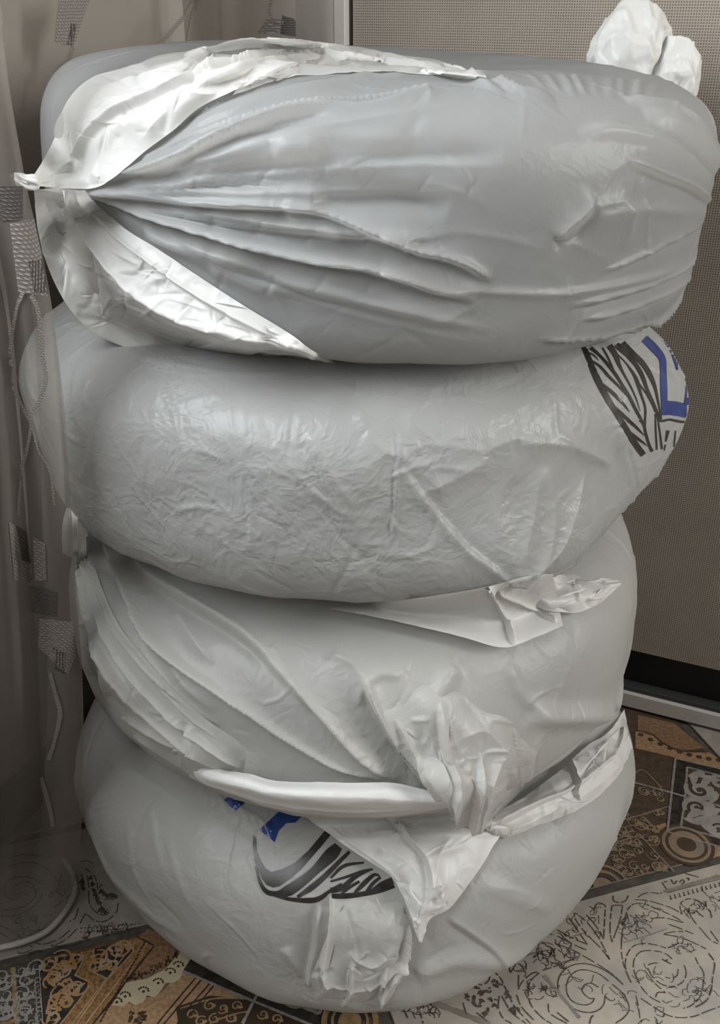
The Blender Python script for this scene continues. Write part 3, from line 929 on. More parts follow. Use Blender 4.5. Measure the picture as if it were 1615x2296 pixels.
br = [[(800, 1500, -.012), (880, 1488, -.010), (970, 1486, -.010), (1060, 1520, -.010), (1150, 1565, -.010), (1220, 1600, -.012)],
      [(846, 1598, -.006), (912, 1590, .002), (985, 1592, .006), (1065, 1610, .006), (1140, 1635, .002), (1212, 1655, -.006)],
      [(898, 1690, -.002), (955, 1692, .016), (1010, 1700, .024), (1070, 1705, .024), (1130, 1712, .014), (1194, 1720, -.004)],
      [(950, 1758, .006), (992, 1770, .032), (1030, 1782, .042), (1072, 1784, .042), (1112, 1780, .030), (1162, 1780, .004)],
      [(988, 1798, .02), (1014, 1824, .036), (1040, 1846, .042), (1066, 1856, .042), (1088, 1846, .036), (1114, 1826, .02)]]
sheet_obj('central_bunch', FILM_SOFT, e3, br, [bag3.bvh, bag4.bvh], 260, 220, 'film gathered to a crumpled point at the centre', wrinkle=.0007, wscale=26, seed=12, ncrease=50, crease_h=.003,
          creases=[([(.42, .2), (.38, .45), (.35, .7), (.4, .98)], .008, .009, 'p', .2, .05), ([(.3, .4), (.28, .7), (.3, .98)], .006, .007, 's', .2, .05), ([(.62, .45), (.6, .7), (.55, .98)], .007, .007, 'p', .2, .05),
                   ([(.8, .35), (.7, .7), (.62, .98)], .007, .006, 's', .2, .05), ([(.5, .38), (.65, .32), (.8, .45)], .006, .006, 's'), ([(.15, .6), (.25, .75), (.4, .78)], .005, .005, 's'), ([(.1, .3), (.12, .6), (.15, .9)], .006, .006, 'p')])
# the gathered neck of the third bag's knot behind the curtain
sheet_obj('knot_neck', FILM_DOUBLE, e3, [[(152, 1094, 0, .80), (160, 1098, 0, .79), (170, 1108, 0, .79)], [(154, 1120, 0, .79), (164, 1124, 0, .775), (178, 1130, 0, .78)], [(140, 1180, 0, .80), (166, 1190, 0, .775), (192, 1190, 0, .77)], [(140, 1240, 0, .90), (165, 1250, 0, .88), (195, 1250, 0, .86)]],
          [], 90, 60, wrinkle=.0004, wscale=60, seed=21, creases=[([(.5, 0), (.45, .4), (.3, 1)], .004, .004, 'p', .05, .1), ([(.6, 0), (.7, .5), (.75, 1)], .004, .004, 'p', .05, .1)])

# bottom bag: pale triangular flap with hem, side band, lower pouch
L7 = [(648, 1800), (700, 1842), (760, 1886), (820, 1926), (876, 1964), (902, 2005), (920, 2050), (940, 2110)]
R7 = [(1000, 1790), (1120, 1820), (1124, 1866), (1104, 1900), (1060, 1972), (1008, 2034), (964, 2062), (944, 2112)]
sheet_obj('pale_flap', FILM_DOUBLE, e4, [[(a[0] + (b[0] - a[0]) * t, a[1] + (b[1] - a[1]) * t, o) for a, b in zip(L7, R7)] for t, o in ((0, .012), (.25, .020), (.5, .022), (.75, .018), (1, .008))], [bag4.bvh, bag3.bvh], 130, 220,
          'bright triangular flap hanging to a torn point', wrinkle=.0008, wscale=35, seed=31, ncrease=60, crease_h=.0026,
          creases=[([(.05, .055), (.5, .055), (.72, .055)], .0018, .002, 's'), ([(.02, .45), (.3, .42), (.6, .5), (.9, .55)], .006, .006, 'p'), ([(.3, .7), (.5, .55), (.85, .5)], .005, .005, 's')])
ta = [(1060, 1834), (1130, 1812), (1200, 1772), (1264, 1722), (1318, 1672), (1366, 1640), (1398, 1590)]
tb = [(1100, 1868), (1136, 1878), (1200, 1852), (1260, 1832), (1330, 1792), (1384, 1740), (1418, 1676)]
sheet_obj('side_band', FILM_DOUBLE, e4, rows_between(ta, tb, 4, [.020, .030, .026, .006]), [bag4.bvh, bag3.bvh], 90, 260, 'pale twisted band of film round the side', wrinkle=.0010, wscale=35, seed=17, fallback=.93, ncrease=30, crease_h=.003,
          creases=[([(0, .5), (.3, .4), (.6, .55), (1, .5)], .007, .007, 'p', .1, .1), ([(.55, 0), (.58, .4), (.57, .8)], .005, .007, 'p', .1, .2), ([(.2, .8), (.5, .75), (.9, .8)], .005, .004, 'p')])
pr = [[(738, 1970, -.008), (790, 1970, -.008), (850, 1972, -.008), (900, 1981, -.006), (924, 2040, .003)],
      [(742, 2060, .004), (790, 2070, .012), (850, 2080, .014), (900, 2080, .012), (928, 2095, .004)],
      [(722, 2130, .004), (780, 2146, .012), (840, 2150, .014), (892, 2140, .010), (920, 2135, -.002)],
      [(696, 2190, .002), (760, 2204, .010), (830, 2208, .012), (880, 2192, .008), (910, 2178, -.002)],
      [(684, 2226, -.004), (752, 2246, -.003), (826, 2262, -.003), (868, 2246, -.003), (904, 2222, -.006)]]
sheet_obj('lower_pouch', FILM_SOFT, e4, pr, [bag4.bvh], 180, 170, 'loose pouch of film folded at the foot', wrinkle=.0005, wscale=34, seed=23, fallback=.63, ncrease=40, crease_h=.0035,
          creases=[([(.0, .1), (.03, .5), (.1, .7), (.2, .8)], .006, .007, 'p', .05, .1), ([(.1, .75), (.4, .80), (.8, .66), (.98, .4)], .006, .004, 'p'), ([(.3, .5), (.35, .8), (.3, 1)], .005, .004, 'p', .2, .02), ([(.65, .6), (.62, .8), (.66, 1)], .005, .005, 'p', .2, .02), ([(.0, .6), (.12, .85), (.1, 1)], .005, .004, 's', .2, .02), ([(.25, .45), (.5, .55), (.7, .4)], .006, .006, 's'), ([(.9, .2), (.85, .6), (.6, .95)], .007, .007, 'p')])

# ------------------------------------------------------------------ print on the bags
def stroke(pts, ox, oy, sc):
    P = catmull(np.array(pts, float), max(4, (len(pts) - 1) * 4))
    c = P[:, :2] / sc + (ox, oy); w = P[:, 2] / sc
    d = np.gradient(c, axis=0); d /= np.linalg.norm(d, axis=1, keepdims=True) + 1e-9
    n = np.stack([-d[:, 1], d[:, 0]], 1)
    return [tuple(x) for x in np.concatenate([c + n * w[:, None] / 2, (c - n * w[:, None] / 2)[::-1]])]
Z2 = (1215, 650, 3.8275)
st2 = [[(360, 490, 40), (410, 610, 45), (440, 690, 50), (490, 800, 55), (560, 930, 50), (640, 1060, 45), (720, 1190, 45), (800, 1320, 50), (870, 1415, 50)],
       [(500, 800, 20), (600, 880, 28), (690, 970, 20), (750, 1045, 4)], [(620, 1000, 15), (700, 1080, 28), (800, 1170, 24), (880, 1250, 4)],
       [(735, 1205, 15), (800, 1260, 26), (870, 1310, 14), (905, 1340, 3)], [(380, 540, 14), (440, 560, 12), (490, 610, 4)],
       [(410, 600, 14), (500, 660, 18), (570, 740, 22), (660, 830, 18), (750, 925, 14)],
       [(420, 500, 30), (500, 570, 22), (580, 660, 26), (640, 740, 26), (690, 820, 22), (750, 920, 26), (800, 1020, 24), (870, 1150, 20), (890, 1230, 20), (920, 1330, 22), (945, 1385, 26)],
       [(520, 500, 14), (570, 590, 14), (610, 680, 12), (635, 740, 8)], [(580, 480, 50), (630, 560, 44), (660, 640, 30), (700, 720, 16), (760, 830, 12), (810, 940, 8), (840, 1040, 5)],
       [(640, 475, 50), (740, 570, 36), (810, 650, 34), (860, 740, 34), (900, 850, 26), (950, 960, 22), (1000, 1080, 20), (1020, 1130, 18)],
       [(630, 540, 12), (720, 630, 10), (790, 730, 24), (820, 800, 30), (850, 900, 18), (885, 1010, 16), (885, 1110, 14), (885, 1200, 8)],
       [(690, 460, 50), (790, 560, 46), (870, 640, 44), (930, 740, 40), (970, 840, 26), (1000, 980, 14), (1025, 1110, 10)],
       [(830, 800, 8), (900, 900, 12), (960, 1010, 14), (970, 1050, 8)], [(972, 1060, 8), (975, 1180, 12), (985, 1370, 12)], [(985, 1060, 10), (1005, 1180, 12), (1030, 1365, 16)],
       [(1080, 1205, 28), (1072, 1250, 20), (1062, 1300, 10)], [(1058, 1325, 10), (1050, 1380, 6)], [(1146, 1205, 7), (1140, 1270, 12), (1132, 1345, 8)],
       [(1200, 1212, 8), (1190, 1280, 12), (1182, 1335, 6)], [(1228, 1208, 14), (1220, 1260, 16), (1212, 1310, 7)], [(1190, 1272, 14), (1224, 1270, 14)],
       [(1022, 1127, 20), (1090, 1112, 20), (1150, 1122, 20), (1210, 1132, 20), (1265, 1122, 18)]]
for s_ in st2:
    decal('printed_stripe', INK_BLACK, e2, [stroke(s_, *Z2)], ALL)
bl2 = [stroke([(880, 420, 66), (960, 500, 70), (1030, 590, 58), (1040, 700, 54), (1045, 850, 58), (1048, 960, 52)], *Z2),
       [(x / Z2[2] + Z2[0], y / Z2[2] + Z2[1]) for x, y in ((1020, 948), (1072, 950), (1150, 958), (1216, 972), (1238, 985), (1262, 1010), (1258, 1082), (1230, 1096), (1150, 1080), (1090, 1072), (1028, 1076))],
       stroke([(1135, 432, 45), (1200, 520, 45), (1240, 640, 50), (1258, 760, 42), (1256, 880, 52), (1242, 990, 52)], *Z2),
       stroke([(1060, 428, 40), (1110, 500, 45), (1140, 580, 40), (1160, 690, 12)], *Z2)]
for b_ in bl2:
    decal('printed_letter', INK_BLUE, e2, [b_], ALL)
Z4 = (400, 1600, 2.01875)
def z4(pl): return [(x / Z4[2] + Z4[0], y / Z4[2] + Z4[1]) for x, y in pl]
B4 = [bag4.bvh]
for pl in ([(205, 392), (270, 352), (350, 376), (300, 405), (260, 440)], [(368, 525), (450, 450), (505, 415), (575, 450), (530, 495), (490, 497), (455, 530), (435, 582)], [(75, 270), (110, 275), (118, 302), (98, 303)]):
    decal('printed_letter', INK_BLUE, e4, [z4(pl)], B4)
decal('printed_stripe', INK_BLACK, e4, [z4([(340, 548), (352, 565), (356, 625), (375, 670), (395, 700), (420, 717), (470, 705), (530, 675), (590, 620), (640, 560), (665, 530), (690, 550), (640, 610), (600, 655), (560, 700), (510, 745), (460, 780), (430, 787), (400, 775), (378, 745), (362, 710), (346, 670), (338, 600)])], B4)
for s_ in ([(350, 690, 8), (370, 760, 14), (400, 805, 22), (450, 815, 26), (500, 800, 50), (560, 760, 45), (620, 710, 40), (690, 640, 60), (725, 600, 40)],
           [(440, 822, 14), (500, 838, 16), (580, 845, 22), (635, 838, 22), (690, 800, 14), (740, 770, 10)], [(540, 830, 14), (600, 790, 26), (660, 740, 24), (720, 680, 20), (775, 625, 14)],
           [(690, 760, 10), (760, 740, 12), (830, 715, 12), (880, 705, 8)], [(690, 800, 26), (740, 790, 24), (800, 740, 20), (870, 705, 10)], [(695, 825, 22), (760, 825, 24), (840, 815, 22), (910, 800, 24), (975, 775, 28)],
           [(730, 825, 10), (770, 790, 14), (820, 760, 12)], [(800, 810, 12), (840, 770, 22), (885, 730, 14), (910, 735, 8)], [(850, 810, 14), (880, 770, 16), (915, 740, 10)], [(870, 805, 12), (920, 775, 26), (970, 755, 30)],
           [(690, 745, 10), (750, 690, 16), (840, 675, 8)]):
    decal('printed_stripe', INK_BLACK, e4, [stroke(s_, *Z4)], B4)
for s_ in ([(97, 545, 5), (104, 585, 12), (122, 630, 10), (150, 690, 4)], [(100, 560, 3), (112, 600, 5), (128, 628, 8), (140, 655, 3)], [(103, 590, 4), (118, 640, 6), (135, 672, 4)]):
    decal('printed_stripe', INK_BLACK, e1, [stroke(s_, 0, 0, 1)], [bag1.bvh])
# ------------------------------------------------------------------ sheer curtain
def sheer(name, col, opac):
    m, nt, out = mat_new(name)
    d = N(nt, 'ShaderNodeBsdfDiffuse'); d.inputs[0].default_value = (*col, 1)
    t = N(nt, 'ShaderNodeBsdfTranslucent'); t.inputs[0].default_value = (*col, 1)
    a = N(nt, 'ShaderNodeMixShader'); a.inputs[0].default_value = 0.45
    nt.links.new(d.outputs[0], a.inputs[1]); nt.links.new(t.outputs[0], a.inputs[2])
    tr = N(nt, 'ShaderNodeBsdfTransparent')
    mx = N(nt, 'ShaderNodeMixShader'); mx.inputs[0].default_value = opac
    nt.links.new(tr.outputs[0], mx.inputs[1]); nt.links.new(a.outputs[0], mx.inputs[2])
    nt.links.new(mx.outputs[0], out.inputs[0])
    return m
def weave(name, c1, c2, scale, opac=1.0):
    m, nt, out = mat_new(name)
    tc = N(nt, 'ShaderNodeTexCoord')
    w1 = N(nt, 'ShaderNodeTexWave', Scale=scale, Distortion=3.0, Detail=1.0); w1.bands_direction = 'DIAGONAL'
    w2 = N(nt, 'ShaderNodeTexWave', Scale=scale * .8, Distortion=2.0); w2.bands_direction = 'Z'
    nt.links.new(tc.outputs['Object'], w1.inputs['Vector']); nt.links.new(tc.outputs['Object'], w2.inputs['Vector'])
    ml = N(nt, 'ShaderNodeMath', _operation='MULTIPLY')
    nt.links.new(w1.outputs['Fac'], ml.inputs[0]); nt.links.new(w2.outputs['Fac'], ml.inputs[1])
    mx = N(nt, 'ShaderNodeMix', _data_type='RGBA')
    mx.inputs[6].default_value = (*c1, 1); mx.inputs[7].default_value = (*c2, 1)
    nt.links.new(ml.outputs[0], mx.inputs[0])
    b = N(nt, 'ShaderNodeBsdfPrincipled', Roughness=0.8)
    nt.links.new(mx.outputs[2], b.inputs['Base Color'])
    bp = N(nt, 'ShaderNodeBump', Strength=.6, Distance=.001)
    nt.links.new(ml.outputs[0], bp.inputs['Height']); nt.links.new(bp.outputs[0], b.inputs['Normal'])
    tr = N(nt, 'ShaderNodeBsdfTransparent')
    ms = N(nt, 'ShaderNodeMixShader'); ms.inputs[0].default_value = opac
    nt.links.new(tr.outputs[0], ms.inputs[1]); nt.links.new(b.outputs[0], ms.inputs[2])
    nt.links.new(ms.outputs[0], out.inputs[0])
    return m
SHEER = sheer('sheer_voile', (0.48, 0.44, 0.40), 0.36)
W_MID = weave('woven_motif', (0.20, 0.18, 0.165), (0.50, 0.47, 0.44), 130, .8)
W_DARK = weave('woven_motif_dark', (0.06, 0.055, 0.055), (0.16, 0.145, 0.14), 160, .92)
W_BRAID = weave('braid_cord', (0.22, 0.20, 0.18), (0.50, 0.465, 0.425), 200, .8)
W_HEM = weave('hem_cord', (0.5, 0.47, 0.43), (0.85, 0.82, 0.77), 220)

cur = empty('sheer_curtain', (-0.42, 0.86, 0.0))
tag(cur, 'sheer taupe curtain with woven motifs hanging beside the bag stack', 'curtain')

def drape(path, z0, z1, nc, nr, amp, freq, seed):
    pth = catmull(np.array(path, float), nc)
    d = np.gradient(pth, axis=0); d /= np.linalg.norm(d, axis=1, keepdims=True)
    n = np.stack([-d[:, 1], d[:, 0]], 1)
    u = np.linspace(0, 1, nc)[None, :]; v = np.linspace(0, 1, nr)[:, None]
    ph = 1.3 * np.sin(2.2 * v + seed) + .6 * np.sin(5 * v + seed * 2)
    off = amp * (np.sin(freq * 2 * np.pi * u + ph) + .4 * np.sin(freq * 4.3 * np.pi * u - 1.7 * ph + seed)) * (.75 + .35 * v)
    xy = pth[None] + n[None] * off[..., None]
    z = z0 + (z1 - z0) * np.repeat(v, nc, 1)
    return np.concatenate([xy, z[..., None]], -1)

G_ = drape([(-.075, 1.30), (-.15, 1.325), (-.205, 1.33), (-.262, 1.235), (-.315, 1.115), (-.362, 1.01), (-.402, .915), (-.445, .82), (-.50, .70)], .012, 2.3, 260, 120, .007, 7, 1.0)
V_ = G_.reshape(-1, 3); F_ = grid_faces(120, 260)
link_mesh('voile_panel', np_mesh('voile_panel', V_, F_), SHEER, cur)['label'] = 'sheer voile panel along the wall behind the stack'
cb_back = BVHTree.FromPolygons(V_.tolist(), F_.tolist())

ed = [(-28, -160, .735), (-2, 60, .73), (52, 385, .71), (112, 672, .70), (146, 1000, .71), (164, 1250, .735), (182, 1500, .755), (186, 1700, .775), (181, 1850, .80)]
rows = []
for (x, y, d) in ed:
    rows.append([at_y(x, y, d), at_y(x - 45, y + 4, d - .012), at_y(x - 95, y + 8, d + .010), at_y(x - 150, y + 12, d - .022), at_y(x - 215, y + 16, d - .005), at_y(x - 330, y + 22, d - .06)])
hem = [(166, 1990), (128, 2062), (66, 2106), (2, 2124), (-60, 2136), (-190, 2160)]
rows.append([at_z(x, y, .004) for x, y in hem])
for zz in (1.5, 2.3):
    rows.insert(0, [Vector((p.x - .01, p.y, zz)) for p in rows[0]])
Vf, Ff = sheet(rows, [], 300, 130, wrinkle=.0006, wscale=9, seed=2,
               creases=[([(.12, 0), (.15, .5), (.1, 1)], .008, .006, 'r', .1, .1), ([(.3, 0), (.34, .5), (.3, .95)], .010, .008, 'r', .1, .1), ([(.5, 0), (.48, .6), (.55, 1)], .008, -.006, 'r', .1, .1), ([(.02, .45), (.05, .7), (.03, .95)], .005, .005, 'p')])
Vf[:, 2] = np.maximum(Vf[:, 2], .002)
link_mesh('leading_edge_panel', np_mesh('leading_edge_panel', Vf, Ff), SHEER, cur)['label'] = 'front edge of the sheer curtain draped over the bags'
cb_front = BVHTree.FromPolygons(Vf.tolist(), Ff.tolist())
# a second layer folded back under the leading edge
rows2 = []
for (x, y, d) in ed[2:]:
    k = (y - 385) / 1465
    rows2.append([at_y(x + 2, y, d + .002), at_y(x - 14 - 22 * k, y + 3, d + .008), at_y(x - 30 - 60 * k, y + 6, d + .014)])
rows2.append([at_z(166, 1990, .006), at_z(120, 2000, .006), at_z(84, 1990, .006)])
Vg, Fg = sheet(rows2, [], 200, 30, wrinkle=.0004, wscale=12, seed=5)
link_mesh('folded_edge', np_mesh('folded_edge', Vg, Fg), SHEER, cur)

def motif(name, mat, poly, bv):
    decal(name, mat, cur, [poly], [bv], lift=.0012, step=6)
def cord(name, mat, pts, w, bv):
    P = [(x, y, w) for x, y in pts]
    decal(name, mat, cur, [stroke(P, 0, 0, 1)], [bv], lift=.0022, step=5)
for poly in ([(132, -10), (204, -10), (190, 25), (163, 108), (122, 93)], [(600, 40), (640, 45), (625, 75), (577, 75)], [(665, -10), (736, -10), (720, 50), (712, 92), (685, 92), (660, 40)]):
    motif('woven_motif', W_MID, poly, cb_back)
for poly in ([(157, 52), (170, 53), (161, 103), (149, 99)], [(634, 34), (684, 50), (670, 84), (630, 76)]):
    motif('woven_patch', W_DARK, poly, cb_back)
for pts, w in (([(162, 106), (150, 135), (132, 150), (122, 180), (116, 210)], 8), ([(446, -10), (415, 30), (370, 85), (330, 122)], 9), ([(446, -10), (428, 50), (412, 112)], 7), ([(616, -10), (606, 25), (620, 52)], 7)):
    cord('braid', W_BRAID, pts, w, cb_back)
for poly in ([(24, 500), (74, 490), (104, 664), (45, 655)], [(18, 1170), (35, 1180), (50, 1260), (75, 1270), (70, 1310), (30, 1300)], [(75, 1200), (104, 1220), (107, 1300), (80, 1300)], [(90, 1384), (160, 1392), (170, 1460), (152, 1510), (88, 1450)]):
    motif('woven_motif', W_MID, poly, cb_front)
for poly in ([(0, 418), (48, 418), (50, 494), (5, 494)], [(63, 586), (95, 580), (106, 658), (76, 655)], [(33, 1175), (58, 1190), (72, 1262), (48, 1255)], [(72, 1312), (128, 1325), (127, 1382), (70, 1370)], [(120, 1450), (148, 1462), (145, 1510), (125, 1500)]):
    motif('woven_patch', W_DARK, poly, cb_front)
for pts, w in (([(55, 655), (40, 700), (30, 760), (30, 840), (45, 890), (65, 930), (75, 950), (65, 1000), (45, 1080), (38, 1150)], 8),
               ([(70, 660), (85, 700), (95, 800), (102, 850), (90, 900), (68, 940)], 8), ([(78, 955), (92, 1010), (112, 1050), (122, 1130)], 4),
               ([(115, 1505), (130, 1560), (138, 1600), (125, 1660), (110, 1700)], 9), ([(95, 1740), (112, 1800), (122, 1850)], 9)):
    cord('braid', W_BRAID, pts, w, cb_front)
# pale corded hem, a small tube lying along the foot of the curtain
hp = [at_z(x, y, .006) for x, y in ((-60, 2136), (2, 2124), (66, 2107), (112, 2082), (150, 2036), (168, 1994), (160, 1955), (144, 1928))]
cv = bpy.data.curves.new('hem_cord', 'CURVE'); cv.dimensions = '3D'; cv.bevel_depth = .0030; cv.bevel_resolution = 2
sp = cv.splines.new('POLY')
hs = catmull(np.array([tuple(p) for p in hp]), 140)
sp.points.add(len(hs) - 1)
for k, (p, pt) in enumerate(zip(hs, sp.points)):
    pt.co = (*p, 1); pt.radius = 1.0 + .28 * (k % 2)
ho = bpy.data.objects.new('hem_cord_curve', cv); COL.objects.link(ho)
dg = bpy.context.evaluated_depsgraph_get()
hm = bpy.data.meshes.new_from_object(ho.evaluated_get(dg))
bpy.data.objects.remove(ho)
hm.materials.clear()
link_mesh('hem_cord', hm, W_HEM, cur)['label'] = 'pale twisted cord along the curtain hem'

# ------------------------------------------------------------------ print on the floor tiles
INK_FL = simple('tile_ink', (0.045, 0.036, 0.03), 0.5, col2=(0.10, 0.08, 0.065), nscale=150)
PALE = simple('tile_pale_line', (0.30, 0.27, 0.25), 0.45, noise=.3, nscale=90)
GOLD = simple('tile_gold', (0.34, 0.23, 0.115), 0.4, noise=.4, nscale=140)
OCHRE = simple('tile_ochre', (0.36, 0.20, 0.085), 0.4, col2=(0.16, 0.085, 0.035), nscale=240)
TAN = simple('tile_tan', (0.40, 0.26, 0.15), 0.4, col2=(0.27, 0.16, 0.085), nscale=200)
ROSE = simple('tile_rose_tan', (0.30, 0.18, 0.105), 0.4, col2=(0.17, 0.095, 0.05), nscale=260)
CREAM = simple('tile_cream', (0.52, 0.45, 0.30), 0.4, noise=.1, nscale=60)
NEARBLACK = simple('tile_black', (0.020, 0.018, 0.016), 0.35, col2=(0.05, 0.043, 0.036), nscale=90)
UMBER = simple('tile_umber', (0.055, 0.038, 0.026), 0.4, col2=(0.085, 0.06, 0.04), nscale=90)
SILVER = simple('tile_silver', (0.34, 0.32, 0.295), 0.4, noise=.25, nscale=50)

def fl(x, y, z=.0003):
    return at_z(x, y, z)
class Ink:
    """collects flat print on a tile, one mesh per colour"""
    def __init__(self): self.V = []; self.F = []; self.k = 0
    def lift(self, z):
        self.k += 1
        return z + 1.5e-6 * self.k
    def line(self, pts, wmm, z=.0004, closed=False, dash=0, seed=0):
        z = self.lift(z)
        P = np.array([tuple(fl(x, y, 0))[:2] for x, y in pts])
        L = np.linalg.norm(np.diff(P, axis=0), axis=1).sum()
        n = max(4, int(L / .0025))
        C = catmull(P, n)
        d = np.gradient(C, axis=0); d /= np.linalg.norm(d, axis=1, keepdims=True) + 1e-12
        nn = np.stack([-d[:, 1], d[:, 0]], 1)
        rg = random.Random(seed + n)
        w = wmm / 2000
        b = len(self.V)
        for c, m in zip(C, nn):
            ww = w * rg.uniform(.75, 1.2)
            self.V.append((c[0] + m[0] * ww, c[1] + m[1] * ww, z)); self.V.append((c[0] - m[0] * ww, c[1] - m[1] * ww, z))
        on = True; left = 6
        for k in range(n - 1):
            if dash:
                left -= 1
                if left <= 0:
                    on = not on; left = rg.randint(3, 8) if on else 1
                if not on: continue
            self.F.append((b + 2 * k, b + 2 * k + 1, b + 2 * k + 3, b + 2 * k + 2))
    def poly(self, pts, z=.0003):
        z = self.lift(z)
        b = len(self.V)
        for x, y in pts: self.V.append(tuple(fl(x, y, z)))
        self.F.append(tuple(range(b, b + len(pts))))
    def disc(self, c, r, r0=0.0, z=.0005, n=32, qmin=-9):
        z = self.lift(z)
        o = fl(*c, 0)
        b = len(self.V)
        for k in range(n):
            t = 2 * math.pi * k / n
            for rr in ((r, r0) if r0 else (r,)):
                v = np.array((o.x + rr * math.cos(t), o.y + rr * math.sin(t)))
                v = v + E2 * max(0, qmin - v @ E2)            # cut at the tile edge
                self.V.append((v[0], v[1], z))
        if r0:
            for k in range(n):
                a, c2 = b + 2 * k, b + 2 * ((k + 1) % n)
                self.F.append((a, c2, c2 + 1, a + 1))
        else: self.F.append(tuple(range(b, b + n)))
    def curl(self, c, r, wmm, turns=1.6, rot=0., z=.0005, flip=1):
        z = self.lift(z)
        o = fl(*c, 0); n = 26
        b = len(self.V)
        for k in range(n):
            t = k / (n - 1); a = rot + flip * turns * 2 * math.pi * t; rr = r * (1 - .85 * t)
            w = wmm / 2000 * (.4 + 1.1 * math.sin(math.pi * min(1, t + .15)))
            self.V.append((o.x + (rr + w) * math.cos(a), o.y + (rr + w) * math.sin(a), z)); self.V.append((o.x + (rr - w) * math.cos(a), o.y + (rr - w) * math.sin(a), z))
        for k in range(n - 1): self.F.append((b + 2 * k, b + 2 * k + 1, b + 2 * k + 3, b + 2 * k + 2))
    def leaf(self, c, r, a, z=.00055):
        z = self.lift(z)
        o = fl(*c, 0); b = len(self.V)
        for k in range(8):
            t = 2 * math.pi * k / 8; x = r * math.cos(t); y = r * .42 * math.sin(t) * (1 + .5 * math.cos(t))
            self.V.append((o.x + x * math.cos(a) - y * math.sin(a), o.y + x * math.sin(a) + y * math.cos(a), z))
        self.F.append(tuple(range(b, b + 8)))
    def squiggle(self, c, r, n, wmm, seed, z=.0005):
        rg = random.Random(seed); o = fl(*c, 0)
        for _ in range(n):
            x, y = o.x + rg.uniform(-r, r), o.y + rg.uniform(-r, r) * .8
            a = rg.uniform(0, 6.3); k_ = rg.uniform(-260, 260)
            pts = []
            for s_ in range(9):
                pts.append((x, y)); a += k_ * .0016 + rg.uniform(-.5, .5); x += .0016 * math.cos(a); y += .0016 * math.sin(a)
            C = np.array(pts); d = np.gradient(C, axis=0); d /= np.linalg.norm(d, axis=1, keepdims=True); nn = np.stack([-d[:, 1], d[:, 0]], 1) * wmm / 2000
            b = len(self.V)
            for c_, m in zip(C, nn): self.V += [(c_[0] + m[0], c_[1] + m[1], z), (c_[0] - m[0], c_[1] - m[1], z)]
            for q in range(8): self.F.append((b + 2 * q, b + 2 * q + 1, b + 2 * q + 3, b + 2 * q + 2))
    def build(self, name, mat, parent):
        if not self.F: return
        me = bpy.data.meshes.new(name); me.from_pydata(self.V, [], self.F)
        me.update()
        o = link_mesh(name, me, mat, None, False)
        o.parent = parent
        return o
def T(lst, ox, oy, sc): return [(x / sc + ox, y / sc + oy) for x, y in lst]

